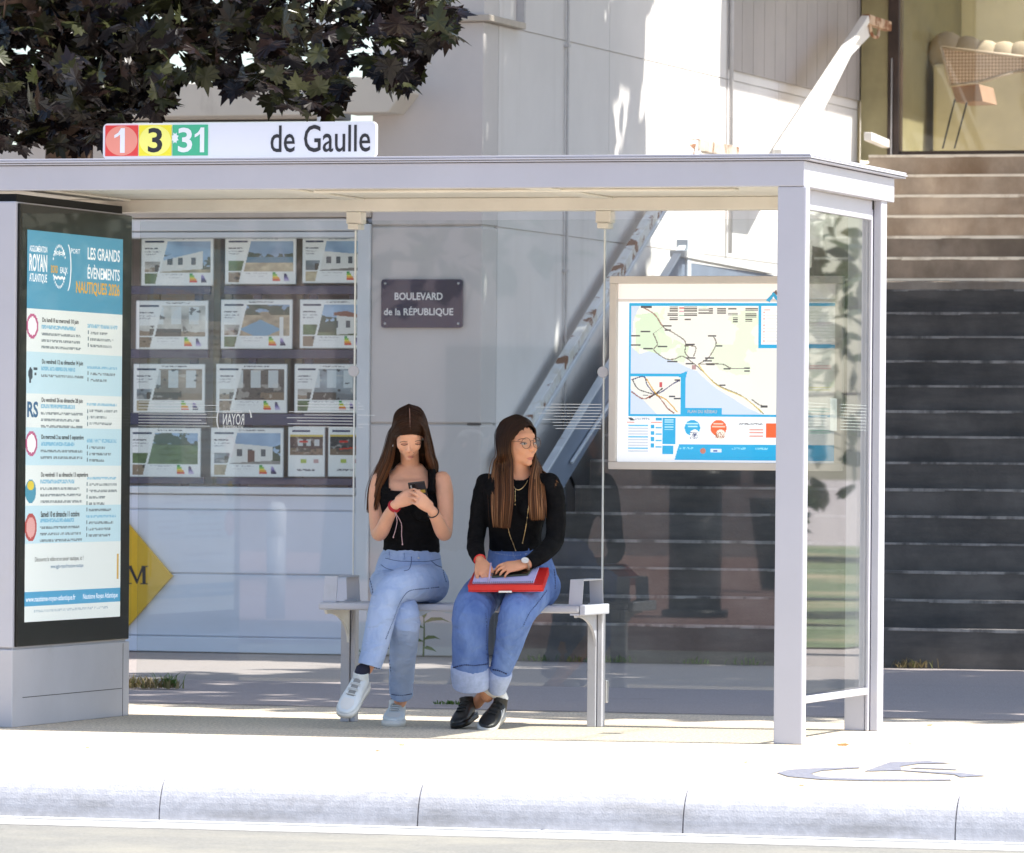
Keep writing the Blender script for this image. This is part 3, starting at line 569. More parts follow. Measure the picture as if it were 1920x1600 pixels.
disc(im, .04, .365, .022, .016, S('3a4650')); rect(im, .03, .05, .375, .39, S('3a4650')); rect(im, .075, .115, .35, .357, S('3a4650')); rect(im, .085, .105, .366, .372, S('3a4650')); dashes(im, .02, .09, .437, .475, S('2e4c86'), .0, 0)
rect(im, .965, .985, .835, .9, S('c9a24a')); dashes(im, .1, .87, .972, .978, (.6, .66, .7), .6, .6)
P0 = Vector((AX + .0135, .05, .453)); PX = Y3; PWm, PHm = 1.175, 1.704
po = raster('poster', im, P0, Y3 * PWm, Z3 * PHm, glow_print('poster_added_glow', .3), AC)  # weak glow added to lift the poster's brightness
bm = NB(); bk = NB(); bl = NB(); yl = NB()
def pt(b, s, x0, x1, y0, y1, bold=0, keep=False): put_text(b, s, P0 + X3 * .0012, Y3, Z3, x0 * PWm, x1 * PWm, (1 - y1) * PHm, (1 - y0) * PHm, bold, keep=keep)
pt(bm, 'AGGLOMÉRATION', .02, .2, .035, .055, .02); pt(bm, 'ROYAN', .02, .2, .06, .105, .03); pt(bm, 'ATLANTIQUE', .02, .2, .11, .135, .02)
pt(bm, 'LES GRANDS', .62, .965, .03, .062, .02); pt(bm, 'ÉVÈNEMENTS', .62, .965, .074, .112, .02); pt(yl, 'NAUTIQUES 2026', .5, .965, .12, .157, .02)
pt(bm, 'PORT', .445, .54, .037, .05, .01)
for k in range(30):
    t0, t1 = 2 * math.pi * k / 30, 2 * math.pi * (k + .55) / 30
    for r0, r1, b_ in ((.062, .071, bm),):
        if not (abs(math.sin(t0)) < .3): quad(b_, *[P0 + X3 * .0012 + Y3 * ((.325 + q * math.cos(t)) * PWm * 1) + Z3 * (.913 * PHm + q * 1.55 * math.sin(t) * PWm * .75) for q, t in ((r0, t0), (r1, t0), (r1, t1), (r0, t1))])
pt(yl, 'BORD', .24, .31, .085, .105, .02); pt(bm, 'EAUX', .335, .41, .088, .104, .02); pt(bm, '~~~', .27, .38, .11, .122, .02); pt(bm, '***', .27, .38, .045, .06, .01)
arc = [P0 + X3 * .0012 + Y3 * ((.4 + .04 * math.cos(t)) * PWm) + Z3 * ((.912 + .062 * math.sin(t)) * PHm) for t in np.linspace(-1.3, 1.3, 12)]
for a, b in zip(arc, arc[1:]): quad(bm, a, b, b + Y3 * .012, a + Y3 * .012)
pt(bm, 'www.nautisme-royan-atlantique.fr', .01, .52, .935, .953, .01); pt(bm, 'Nautisme Royan Atlantique', .6, .97, .935, .953, .01); disc_ = [(.545, .575)]
heads = ['Du lundi 8 au mercredi 10 juin', 'Du vendredi 12 au dimanche 14 juin', 'Du vendredi 26 au dimanche 28 juin', 'Du mercredi 2 au samedi 5 septembre', 'Du vendredi 11 au dimanche 13 septembre', 'Samedi 10 et dimanche 11 octobre']
for y, s in zip(blocks, heads): pt(bk, s, .155, .155 + .0125 * len(s), y + .006, y + .021, .02)
pt(bk, 'Découvrez la vidéo et en savoir nautique, ici !', .1, .6, .835, .85, .0); pt(bl, 'www.agglo-royan.fr/nautisme-nautique', .26, .6, .855, .868, .0); pt(bl, 'RS', .01, .12, .437, .478, .03)
mwl = M('white_ink_added_glow', (.85, .85, .85), .5, var=0); mwl.node_tree.nodes['Principled BSDF'].inputs['Emission Color'].default_value = (.85, .85, .85, 1); mwl.node_tree.nodes['Principled BSDF'].inputs['Emission Strength'].default_value = .3; obj('lettering', bm, mwl, po); obj('lettering', bk, m_ink, po); obj('lettering', bl, M('blue_ink', lin('4f7fa8'), .6, var=0), po); mya = M('amber_ink', lin('dca83a'), .6, var=0); mya.node_tree.nodes['Principled BSDF'].inputs['Emission Color'].default_value = (*lin('dca83a'), 1); mya.node_tree.nodes['Principled BSDF'].inputs['Emission Strength'].default_value = .3; obj('lettering', yl, mya, po)  # white and amber inks get the same added glow as the poster
bm = NB(); box(bm, AX + .0205, AX + .0245, -.03, 1.34, .352, 2.264); obj('front_pane', bm, glassmat('case_glass', (.97, .98, .98), 1.45, .18, .001), AC)

# ------------------------------------------------------------------ route sign on the roof
RS = thing('route_sign', 'long white stop sign on the shelter roof reading 1 3 31 de Gaulle', 'sign', (-2.55, .3, 2.457))
SX0, SX1, SZ0, SZ1, SY = -3.185, -1.932, 2.472, 2.628, .3
bm = NB(); rr_ = .022; pts = []
for cx, cz, a0 in ((SX1 - rr_, SZ1 - rr_, 0), (SX0 + rr_, SZ1 - rr_, 90), (SX0 + rr_, SZ0 + rr_, 180), (SX1 - rr_, SZ0 + rr_, 270)):
    for k in range(6): t = R(a0 + 18 * k); pts.append((cx + rr_ * math.cos(t), SY, cz + rr_ * math.sin(t)))
prism(bm, pts, (0, .03, 0)); bmesh.ops.bevel(bm, geom=[e for e in bm.edges if e.is_boundary or e.calc_face_angle(0) > 1.2], offset=.003, segments=1, affect='EDGES')
board = obj('board', bm, M('white_sign_face', (.74, .74, .75), .35, var=.02, vs=2), RS)
bm = NB(); 
for x in (-3.0, -2.1): box(bm, x, x + .03, SY + .032, SY + .06, 2.457, 2.56)
obj('bracket', bm, m_steel, RS)
def put_one(bm, x0, x1, z0, z1, y):
    w = x1 - x0; h = z1 - z0; f = lambda a, b: bm.verts.new((x0 + a * w, y, z0 + b * h))
    bm.faces.new([f(.55, 0), f(1, 0), f(1, 1), f(.62, 1), f(.55, .93)]); bm.faces.new([f(.55, .93), f(.55, .74), f(.3, .66), f(0, .6), f(0, .72), f(.35, .81)])
def zs_(py): return at(400, py, SY).z
def xs_(px): return at(px, 262, SY).x
tiles = [(196, 259, 'e0423c', 'e8917c', '1', m_white), (259, 322, 'f0e032', 'f4ee78', '3', m_ink), (322, 390, '45b083', None, '31', m_white)]
for a, b, c, c2, s, mt in tiles:
    x0, x1, z0, z1 = xs_(a) + .003, xs_(b) - .001, zs_(293) + .003, zs_(234)
    bm = NB(); box(bm, x0, x1, SY - .003, SY - .0005, z0, z1); tl = obj('number_tile', bm, M('tile_' + c, lin(c), .4, var=0), board)
    bm = NB()
    if c2:
        n_ = 40; f = bm.faces.new([bm.verts.new(((x0 + x1) / 2 + (x1 - x0) * .485 * math.cos(2 * math.pi * k / n_), SY - .0034, (z0 + z1) / 2 + (z1 - z0) * .485 * math.sin(2 * math.pi * k / n_))) for k in range(n_)])
        obj('number_disc', bm, M('disc_' + c2, lin(c2), .4, var=0), board)
    else:
        n_ = 16; f = bm.faces.new([bm.verts.new((x0 + .012 + .018 * (1 if k % 2 else .62) * math.cos(2 * math.pi * k / n_), SY - .0034, (z0 + z1) / 2 + .02 + .026 * (1 if k % 2 else .62) * math.sin(2 * math.pi * k / n_) - .01)) for k in range(n_)]); obj('star', bm, m_white, board)
    bm = NB(); zz = (z0 + .014, z1 - .012); w = x1 - x0
    if s == '1': put_one(bm, x0 + w * .28, x0 + w * .6, *zz, SY - .0038)
    elif s == '3': put_text(bm, '3', Vector((0, SY - .0038, 0)), X3, Z3, x0 + w * .28, x0 + w * .72, *zz, .02)
    else: put_text(bm, '3', Vector((0, SY - .0038, 0)), X3, Z3, x0 + w * .16, x0 + w * .56, *zz, .02); put_one(bm, x0 + w * .63, x0 + w * .9, *zz, SY - .0038)
    obj('number', bm, mt, board)
bm = NB(); put_text(bm, 'de Gaulle', Vector((0, SY - .002, 0)), X3, Z3, xs_(507), xs_(694), zs_(287), zs_(236), .006); obj('lettering', bm, m_ink, board)

# ------------------------------------------------------------------ street name plate
SP = thing('street_plate', 'dark blue street plate reading BOULEVARD de la RÉPUBLIQUE on the grey wall', 'sign', (-4.9, YF, 2.1))
bm = NB(); x0, x1, z0, z1 = -5.155, -4.645, 1.962, 2.252; rr_ = .018; pts = []
for cx, cz, a0 in ((x1 - rr_, z1 - rr_, 0), (x0 + rr_, z1 - rr_, 90), (x0 + rr_, z0 + rr_, 180), (x1 - rr_, z0 + rr_, 270)):
    for k in range(5): t = R(a0 + 22.5 * k); pts.append((cx + rr_ * math.cos(t), YF - .02, cz + rr_ * math.sin(t)))
prism(bm, pts, (0, .019, 0)); pl_ = obj('plate', bm, stain(M('navy_enamel', lin('2c2a48'), .22, var=.1, vs=4, coat=.5), lin('3a2b38'), 3, .5, .7, amount=.5), SP)
bm = NB(); put_text(bm, 'BOULEVARD', Vector((0, YF - .0215, 0)), X3, Z3, at(746, 0, YF).x, at(836, 0, YF).x, at(790, 563, YF).z, at(790, 549, YF).z, .02)
put_text(bm, 'de la RÉPUBLIQUE', Vector((0, YF - .0215, 0)), X3, Z3, at(726, 0, YF).x, at(856, 0, YF).x, at(790, 594, YF).z, at(790, 575, YF).z, .02); obj('lettering', bm, m_white, pl_)
for x in (x0 + .025, x1 - .025):
    for z in (z0 + .025, z1 - .025):
        bm = NB(); ell(bm, (x, YF - .021, z), (.008, .005, .008), u=10, v=6); obj('screw', bm, m_steel, pl_)

# ------------------------------------------------------------------ yellow diamond sign
DS = thing('diamond_sign', 'yellow diamond sign with a black letter M below the shop window', 'sign', (-6.7, YF, .46))
c = at(166, 1078, YF - .03); tip = at(322, 1078, YF - .03); h_ = tip.x - c.x
bm = NB(); prism(bm, [c + X3 * h_, c + Z3 * h_ * 1.09, c - X3 * h_, c - Z3 * h_ * 1.09], (0, .026, 0)); dp = obj('plate', bm, stain(M('yellow_sign_paint', lin('dcb014'), .45, var=.06, vs=3), lin('b88a10'), 3, .5, .75, amount=.5), DS)
bm = NB(); m0 = Vector((0, c.y - .002, 0)); mp_ = lambda x, y: Vector((at(x, 1078, YF - .03).x, c.y - .002, at(250, y, YF - .03).z))
for poly in ([(236, 1061), (247, 1061), (247, 1063), (241, 1064), (241, 1063)], [(240, 1062), (246, 1062), (259, 1090), (256, 1095)], [(266, 1061), (270, 1062), (257, 1095), (255, 1092)], [(265, 1061), (277, 1061), (277, 1063), (265, 1063)], [(266, 1062), (272.5, 1062), (273, 1095), (267, 1095)], [(263, 1093.5), (277, 1093.5), (277, 1095.5), (263, 1095.5)], [(239.5, 1064), (242, 1064), (242, 1094), (239.5, 1094)], [(235, 1093.5), (247, 1093.5), (247, 1095.5), (235, 1095.5)]):
    bm.faces.new([bm.verts.new(mp_(*p) - Y3 * (.0004 * random.random())) for p in poly])
obj('lettering', bm, m_ink, dp)

# ------------------------------------------------------------------ property sheets in the shop window
def fbm(h, w, s, seed):
    g = np.random.default_rng(seed); o_ = np.zeros((h, w)); a = 1
    while s < max(h, w):
        t = g.random((s + 2, s + 2)); y = np.linspace(0, s, h); x = np.linspace(0, s, w); yi = y.astype(int); xi = x.astype(int); fy = (y - yi)[:, None]; fx = (x - xi)[None]
        o_ += a * ((t[yi][:, xi] * (1 - fx) + t[yi][:, xi + 1] * fx) * (1 - fy) + (t[yi + 1][:, xi] * (1 - fx) + t[yi + 1][:, xi + 1] * fx) * fy); a *= .5; s *= 2
    return (o_ - o_.min()) / (o_.max() - o_.min())
def blend(a, m, c, k=1): a[m] = a[m] * (1 - k) + np.array(c) * k
def scene_pic(kind, h, w, seed):
    a_ = scene_raw(kind, h, w, seed); g_ = a_.mean(2, keepdims=True); return (g_ + (a_ - g_) * .7) * .86 + .1
def scene_raw(kind, h, w, seed):
    n1 = fbm(h, w, 3, seed); n2 = fbm(h, w, 9, seed + 50); yy, xx = np.mgrid[0:h, 0:w]; y = yy / h; x = xx / w; im = np.zeros((h, w, 3))
    if kind in ('white house', 'garden house', 'town house', 'pool', 'beach', 'street', 'garden'):
        im[:] = S('6a93c4') ; im += (n1 * .25)[..., None]
        gr = {'white house': 'a89468', 'garden house': '6c7a4a', 'town house': '8c8880', 'pool': 'b59a74', 'beach': 'c2ab80', 'street': '77716c', 'garden': '5b7a3c'}[kind]
        hz = {'pool': .25, 'beach': .5, 'garden': .3}.get(kind, .62); blend(im, y > hz + (n1 - .5) * .06, S(gr)); im[y > hz] *= (.75 + .5 * n2)[y > hz][:, None]
        tr = (y < hz + .05) & (y > hz - .28 * n1 - .08); blend(im, tr & (n2 > .4), S('3a4a2e'), .9)
        if kind in ('white house', 'garden house', 'town house', 'street'):
            a = .25 if kind != 'garden house' else .55; b = .85
            top = .3 + .12 * (x - a) if kind != 'white house' else .5 - .35 * (x - a) * 1.0
            m = (x > a) & (x < b) & (y > top) & (y < .72 - .1 * (x - a)); blend(im, m, S('e8e6e2')); 
            if kind == 'garden house': blend(im, (x > a - .04) & (x < b + .04) & (y > top - .1 + .3 * abs(x - .7)) & (y < top + .02), S('a0553c'))
            for q in (.35, .5, .68):
                blend(im, m & (abs(x - q - .04) < .035) & (abs(y - .5) < .08), S('48505c'))
            if kind == 'town house': blend(im, m & (abs(x - .55) < .05) & (y > .45), S('6a3c30')); blend(im, (x < .25) & (y > .2) & (y < .75), S('d8d4c8'))
        if kind == 'pool': blend(im, (abs(x - .55) / .3 + abs(y - .6) / .2) < 1, S('5c9fd0')); blend(im, (abs(x - .85) < .03) & (y > .35) & (y < .8), S('e8e8e8'))
        if kind == 'beach': blend(im, (y > .42) & (y < .55), S('4f86a8'))
    else:
        im[:] = S({'living room': 'a8917c', 'white lounge': 'c8c4bc', 'dark lounge': '6a5a50', 'kitchen': 'b0a8a0', 'bathroom': '8f9aa6', 'event': '4c2f2a', 'dark flyer': '2c2c30'}[kind]); im *= (.7 + .6 * n1)[..., None]
        blend(im, y > .62 + .1 * (n1 - .5), S('94704c') if kind != 'bathroom' else S('70747c'), .8)
        for q in (.3, .55, .8): blend(im, (abs(x - q) < .07) & (y > .12) & (y < .48), S('dce8f0'), .85 if kind != 'dark flyer' else .1)
        blend(im, (abs(x - .4) < .22) & (abs(y - .7) < .12), S('54463c')); blend(im, (n2 > .72), S('e4dcd0'), .5); blend(im, n2 < .2, (.1, .08, .08), .6)
    return im.clip(0, 1)
def tri(a, x0, x1, y0, y1, cols):
    h, w = a.shape[:2]; k = len(cols)
    for i, c in enumerate(cols):
        f0, f1 = i / k, (i + 1) / k; rect(a, x0, x0 + (x1 - x0) * (.25 + .75 * f1), y0 + (y1 - y0) * f0, y0 + (y1 - y0) * f1, c)
EN = [S('3f9a55'), S('8cbf4a'), S('e8d84a'), S('e8a03c'), S('d8503c')]; EV = [S('c0b4d8'), S('9a8cc0'), S('6c5f9c'), S('4a4470'), S('333055')]
def card_img(kind, seed, portrait=False):
    h, w = 74, 92
    if portrait:
        w = 50; a = np.ones((h, w, 3)) * .93; rect(a, .04, .96, .2, .58, 0); ph = scene_pic(kind, int(.38 * h), int(.92 * w), seed); y0, x0 = int(.2 * h), int(.04 * w); a[y0:y0 + ph.shape[0], x0:x0 + ph.shape[1]] = ph
        rect(a, .1, .6, .06, .1, S('303a60')); rect(a, .3, .55, .28, .32, S('c83a30')); rect(a, .04, .96, .15, .19, S('d8c060')); 
        if kind == 'dark flyer':
            for i in range(int(.5 * w)): a[int(.44 * h - i * .12), int(.3 * w) + i] = S('c8402c'); a[int(.44 * h - i * .12) + 1, int(.3 * w) + i] = S('c8402c')
        tri(a, .35, .5, .66, .74, [S('b0c060')]); tri(a, .7, .85, .66, .74, [S('c0a0a0')]); dashes(a, .25, .75, .86, .9, (.2, .2, .25), .7); return a
    a = np.ones((h, w, 3)) * .93; yy, xx = np.mgrid[0:h, 0:w]; y = yy / h; x = xx / w; div = .36 - .14 * y * 1.15
    pic = scene_pic(kind, h, w, seed); m = (x > div + .012) & (x < .96) & (y > .09) & (y < .73); a[m] = pic[m]
    th = scene_pic(['white lounge', 'kitchen', 'garden', 'bathroom'][seed % 4], h, w, seed + 9); m = (x < div - .02) & (x > .04) & (y > .5) & (y < .72); a[m] = th[m]
    th = scene_pic(['kitchen', 'garden', 'living room', 'beach'][seed % 4], h, w, seed + 19); m = (x < div - .02) & (x > .04) & (y > .75) & (y < .96); a[m] = th[m]
    rect(a, .05, .32, .09, .125, S('33405c')); dashes(a, .05, .24, .24, .27, (.2, .2, .26), .8); dashes(a, .05, .27, .31, .33, (.5, .5, .55), .5); dashes(a, .05, .2, .36, .38, (.5, .5, .55), .5)
    dashes(a, .4, .75, .035, .06, (.25, .25, .3), .6); dashes(a, .3, .6, .78, .8, (.55, .55, .6), .45, .6); dashes(a, .3, .55, .84, .86, (.55, .55, .6), .45, .6)
    tri(a, .68, .79, .77, .95, EN); tri(a, .84, .92, .79, .95, EV if seed % 2 else EV[::-1]); return a
cards = [('white house', 'showing a white house against blue sky', (265, 399, 444, 535), 1), ('beach', 'showing a cloudy sky over a beach, top middle', (422, 554, 444, 532), 2), ('street', 'showing a grey street view, top right', (567, 690, 444, 530), 3),
         ('white lounge', 'showing a bright room with wide windows, second row left', (255, 389, 565, 654), 4), ('pool', 'showing a small pool on a tan terrace', (414, 547, 563, 653), 5), ('garden house', 'showing a pale ochre garden, second row right', (562, 686, 563, 652), 6),
         ('living room', 'showing a brown table in a blue room', (250, 383, 684, 773), 7), ('dark lounge', 'showing a busy dining room with dark chairs', (405, 537, 684, 773), 8), ('bathroom', 'showing a grey hallway with pale posts', (552, 676, 684, 773), 9),
         ('garden', 'showing a tall green tree, bottom row left', (242, 375, 804, 893), 10), ('town house', 'showing a white town house, bottom row middle', (395, 530, 804, 893), 11)]
CY = YF + .2; m_sheet = glow_print('sheet_added_glow', .13)  # small glow added to brighten the sheets behind the glass
for kind, lab, (a, b, c, d), sd in cards:
    p0, p1 = at(a, d, CY), at(b, c, CY); bm = NB(); box(bm, p0.x - .004, p1.x + .004, CY + .003, CY + .008, p0.z - .004, p1.z + .004)
    t = thing('property_sheet', 'white estate agent sheet ' + lab, 'property sheet', (p0.x, CY, p0.z), 'property sheets in the shop window')
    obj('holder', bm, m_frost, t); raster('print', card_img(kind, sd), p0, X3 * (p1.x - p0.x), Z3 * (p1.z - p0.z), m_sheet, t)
for kind, lab, (a, b, c, d), sd in [('event', 'upright estate agent leaflet with a brown picture and yellow band', (540, 608, 802, 893), 21), ('dark flyer', 'upright estate agent leaflet with a red slanted word on a dark picture', (615, 683, 802, 893), 22)]:
    p0, p1 = at(a, d, CY), at(b, c, CY); bm = NB(); box(bm, p0.x - .003, p1.x + .003, CY + .003, CY + .008, p0.z - .003, p1.z + .003)
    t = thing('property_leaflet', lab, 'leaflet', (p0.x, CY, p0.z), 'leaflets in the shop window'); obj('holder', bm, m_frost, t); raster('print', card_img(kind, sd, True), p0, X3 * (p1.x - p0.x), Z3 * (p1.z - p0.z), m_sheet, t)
m_rail = M('dark_violet_rail', (.12, .11, .18), .45, var=.15, vs=3)
for k, (y0, y1) in enumerate([(536, 552), (655, 672), (775, 797), (895, 908)]):
    t = thing('display_rail', ['dark violet display rail under the top row of property sheets', 'dark violet display rail under the second row of property sheets', 'dark violet display rail under the third row of property sheets', 'dark violet display rail along the bottom of the shop window'][k], 'display rail', (-6, CY, at(400, y1, CY).z), 'display rails in the shop window')
    bm = NB(); z1, z0 = at(400, y0, CY).z, at(400, y1, CY).z
    for a, b in ((200, 392 - 3 * k), (418 - 4 * k, 700)): box(bm, at(a, 600, CY).x, at(b, 600, CY).x, CY + .01, CY + .04, z0, z1, .003, 1)
    obj('bar', bm, m_rail, t); bm = NB()
    for px in (360 - 8 * k, 470 - 8 * k, 575 - 8 * k, 650): x = at(px, 600, CY).x; box(bm, x, x + .05, CY + .042, CY + .06, z0 - .2, z0 - .0); 
    obj('support', bm, m_rail, t)

# ------------------------------------------------------------------ network map case
MC = thing('map_case', 'framed bus network map with a blue border fixed on the shelter glass', 'map case', (-.65, 1.36, 1.13))
MX0, MX1, MZ0, MZ1 = -1.182, -.118, 1.137, 1.993; MY = 1.365
bm = NB(); f_ = .034
m_mframe = M('taupe_map_frame', (.62, .575, .54), .4, var=.05, vs=4)
for a in ((MX0, MX1, MZ0, MZ0 + f_), (MX0, MX1, MZ1 - f_, MZ1), (MX0, MX0 + f_, MZ0 + f_, MZ1 - f_), (MX1 - f_, MX1, MZ0 + f_, MZ1 - f_)): box(bm, a[0], a[1], MY - .02, MY + .025, a[2], a[3], .005, 2)
obj('frame', bm, m_mframe, MC); bm = NB(); box(bm, MX0 + .01, MX1 - .01, MY + .01, MY + .03, MZ0 + .01, MZ1 - .01); obj('backing', bm, m_mframe, MC)
ix0, ix1, iz0, iz1 = MX0 + f_, MX1 - f_, MZ0 + f_, MZ1 - f_
mh, mw_ = 250, 316; a = np.ones((mh, mw_, 3)) * S('eef0f4')
def U(px): return (at(px, 700, MY).x - ix0) / (ix1 - ix0)
def V_(py): return (iz1 - at(1300, py, MY).z) / (iz1 - iz0)
yy, xx = np.mgrid[0:mh, 0:mw_]; y = yy / mh; x = xx / mw_; n1 = fbm(mh, mw_, 5, 4)
rect(a, 0, 1, 0, V_(560), S('f5ece8')); rect(a, 0, 1, V_(561), V_(566), S('cdc3be'))
def inpoly(pts):
    m = np.zeros((mh, mw_), bool); q = [(U(p[0]), V_(p[1])) for p in pts]
    for (x1, y1), (x2, y2) in zip(q, q[1:] + q[:1]):
        m ^= ((y1 > y) != (y2 > y)) & (x < (x2 - x1) * (y - y1) / (y2 - y1 + 1e-12) + x1)
    return m
BLUE = S('28a8dc')
a[inpoly([(1177, 568), (1640, 568), (1640, 781), (1177, 781)])] = BLUE
land = inpoly([(1180, 573), (1640, 573), (1640, 777), (1180, 777)]); a[land] = S('eeece6')
sea = inpoly([(1180, 573), (1196, 573), (1185, 600), (1182, 650), (1196, 664), (1222, 656), (1246, 672), (1270, 680), (1290, 690), (1306, 696), (1322, 712), (1345, 730), (1375, 748), (1402, 765), (1430, 777), (1180, 777)]); blend(a, sea, S('ccd9ec'))
blend(a, land & inpoly([(1188, 590), (1230, 585), (1250, 640), (1235, 665), (1190, 650)]) & (n1 > .3), S('d5e6cc')); blend(a, land & inpoly([(1230, 620), (1290, 650), (1280, 680), (1240, 670)]) & (n1 > .4), S('dcead0')); blend(a, land & (n1 > .72) & ~sea, S('e2ebd6'))
def mline(pts, c, wpx=1.0, k=1.0):
    q = catmull([[U(p[0]) * mw_, V_(p[1]) * mh, 0] for p in pts], 6)
    for p, r_ in zip(q, q[1:]):
        for t in np.linspace(0, 1, 8):
            X_, Y_ = p[0] + (r_[0] - p[0]) * t, p[1] + (r_[1] - p[1]) * t; blend(a, (abs(xx - X_) <= wpx / 2) & (abs(yy - Y_) <= wpx / 2), c, k)
dk = S('6b6358')
for pts in ([(1205, 577), (1225, 590), (1240, 612), (1262, 625), (1282, 640), (1282, 660), (1290, 670)], [(1222, 625), (1230, 645), (1224, 656), (1245, 672), (1262, 673), (1278, 668), (1302, 684), (1320, 700), (1345, 722), (1390, 742), (1430, 775)], [(1335, 630), (1340, 645), (1326, 670), (1308, 682)], [(1308, 682), (1350, 682), (1370, 690), (1400, 690)], [(1282, 648), (1302, 650), (1298, 668)], [(1240, 612), (1222, 625)], [(1408, 748), (1422, 758), (1432, 760)]): mline(pts, dk, 1.2, .75)
mline([(1308, 684), (1322, 702), (1346, 724), (1392, 744), (1428, 772)], S('d8c060'), 1.2, .8); mline([(1205, 577), (1225, 590), (1240, 612)], S('a08070'), 1.4, .8)
def mrect(x0, x1, y0, y1, c, amt=1): m = (x >= U(x0)) & (x < U(x1)) & (y >= V_(y0)) & (y < V_(y1)); blend(a, m, c, amt)
for p in [(1198, 1219, 575), (1198, 1217, 621), (1181, 1197, 629), (1180, 1199, 647), (1203, 1221, 653), (1230, 1248, 649), (1240, 1256, 610), (1243, 1255, 618), (1283, 1300, 645), (1284, 1301, 671), (1283, 1298, 681), (1248, 1268, 677), (1325, 1340, 629), (1340, 1352, 648), (1320, 1336, 671), (1316, 1333, 676), (1322, 1338, 683), (1355, 1368, 691), (1393, 1404, 690), (1393, 1404, 695), (1347, 1358, 721), (1424, 1438, 761)]: mrect(p[0], p[1], p[2] - 1.3, p[2] + 1.5, S('38363a'), .85)
for x0, x1, y0, y1 in [(1253, 1268, 575, 584), (1280, 1304, 575, 584), (1248, 1268, 586, 592), (1280, 1304, 586, 592), (1252, 1268, 594, 600), (1281, 1293, 596, 600), (1306, 1326, 578, 582), (1306, 1326, 585, 588), (1326, 1334, 576, 588), (1342, 1358, 576, 588), (1362, 1378, 576, 581), (1395, 1418, 576, 582), (1362, 1380, 587, 590), (1395, 1415, 586, 594), (1371, 1380, 595, 604), (1395, 1407, 596, 603)]:
    m = (x >= U(x0)) & (x < U(x1)) & (y >= V_(y0)) & (y < V_(y1)) & ((yy % 3) > 0); blend(a, m, S('4a4542'), .85)
mrect(1270, 1279, 576, 578, S('d05050'), .8); mrect(1270, 1279, 582, 584, S('c04878'), .8); mrect(1270, 1279, 590, 592, S('58b088'), .8); mrect(1295, 1303, 684, 692, S('9a6a70'), .7)
mrect(1419, 1425, 568, 652, BLUE); mrect(1419, 1640, 646, 652, BLUE); mrect(1425, 1640, 573, 646, S('f4f2f2'))
for k in range(10): mrect(1429, 1431, 584 + k * 6, 586 + k * 6, S('e0a0a0')); mrect(1434, 1560, 584 + k * 6, 585.5 + k * 6, S('c8c4c4'), .5)
mrect(1430, 1442, 580, 581.5, S('d08080'))
mrect(1177, 1283, 700, 778, BLUE); mrect(1181, 1275, 705, 777, S('eceae4')); blend(a, inpoly([(1181, 730), (1200, 745), (1230, 777), (1181, 777)]), S('ccd9ec'))
a[inpoly([(1262, 702), (1270, 702), (1287, 695), (1283, 712)])] = BLUE
for pts, c in (([(1183, 712), (1205, 706), (1212, 722), (1230, 738), (1262, 718), (1272, 714)], S('3a3a6a')), ([(1183, 735), (1205, 748), (1228, 740), (1250, 765), (1262, 774)], S('8a4a3a')), ([(1210, 710), (1228, 738), (1248, 750), (1268, 772)], S('d0a030')), ([(1216, 746), (1228, 738), (1240, 728)], S('222222')), ([(1184, 712), (1196, 730), (1228, 740)], S('555555'))): mline(pts, c, 1.3, .85)
mrect(1234, 1240, 716, 726, S('c03038'), .8); mrect(1263, 1273, 711, 714, S('404048')); mrect(1262, 1274, 746, 748, S('404048')); mrect(1204, 1214, 740, 742, S('404048')); mrect(1252, 1264, 742, 744, S('404048'))
mrect(1280, 1352, 764, 779, BLUE)
mrect(1177, 1640, 778, 781, BLUE)
# lower band
blend(a, inpoly([(1272, 833), (1640, 833), (1640, 862), (1264, 862)]), BLUE); mrect(1241, 1265, 783, 833, BLUE); mrect(1241, 1262, 835, 851, BLUE)
for k in range(5): mrect(1245, 1261, 786 + k * 4.5, 788 + k * 4.5, S('c8e8f4'), .8)
for k in range(10): mrect(1176, 1214, 796 + k * 5.4, 799 + k * 5.4, BLUE if k % 4 == 0 else S('a8b4c8'), .7 if k % 4 == 0 else .5)
for k in range(4): mrect(1219, 1226, 796 + k * 12, 803 + k * 12, BLUE); mrect(1228, 1239, 801 + k * 12, 803 + k * 12, BLUE, .8)
mrect(1174, 1188, 791, 793, S('e06040')); mrect(1219, 1240, 791, 793, S('e06040')); mrect(1228, 1240, 783, 789, BLUE); a[inpoly([(1176, 783), (1182, 783), (1190, 789), (1180, 788)])] = S('30404c'); dashes(a, U(1190), U(1218), V_(784), V_(789), S('8090a8'), .45)
def mdisc(cx, cy, r_, c): blend(a, ((x - U(cx)) * (ix1 - ix0)) ** 2 + ((y - V_(cy)) * (iz1 - iz0)) ** 2 < (r_ / 441.) ** 2, c)
mdisc(1297, 802, 15.5, BLUE); mdisc(1346, 802, 16, S('e8683c')); mdisc(1301, 814, 9.5, S('f0f2f4')); mdisc(1350, 814, 9.5, S('efe6dc')); dashes(a, U(1294), U(1308), V_(811), V_(824), S('303c6c'), .45); dashes(a, U(1342), U(1358), V_(811), V_(822), S('a0522c'), .45)
mrect(1286, 1308, 793, 795, S('d8f0f8'), .8); mrect(1288, 1306, 798, 800, S('d8f0f8'), .8); mrect(1337, 1355, 793, 795, S('fbe0d4'), .8); mrect(1334, 1358, 798, 800, S('fbe0d4'), .8)
dashes(a, U(1385), U(1430), V_(794), V_(796.5), S('303038'), .6); 
for k in range(3): mrect(1404, 1430, 803 + k * 6, 806 + k * 6, S('d88070'), .7)
mrect(1435, 1460, 793, 820, S('e8683c')); mrect(1470, 1570, 796, 798, S('a0a8b0'), .6); mrect(1470, 1570, 806, 808, S('a0a8b0'), .6)
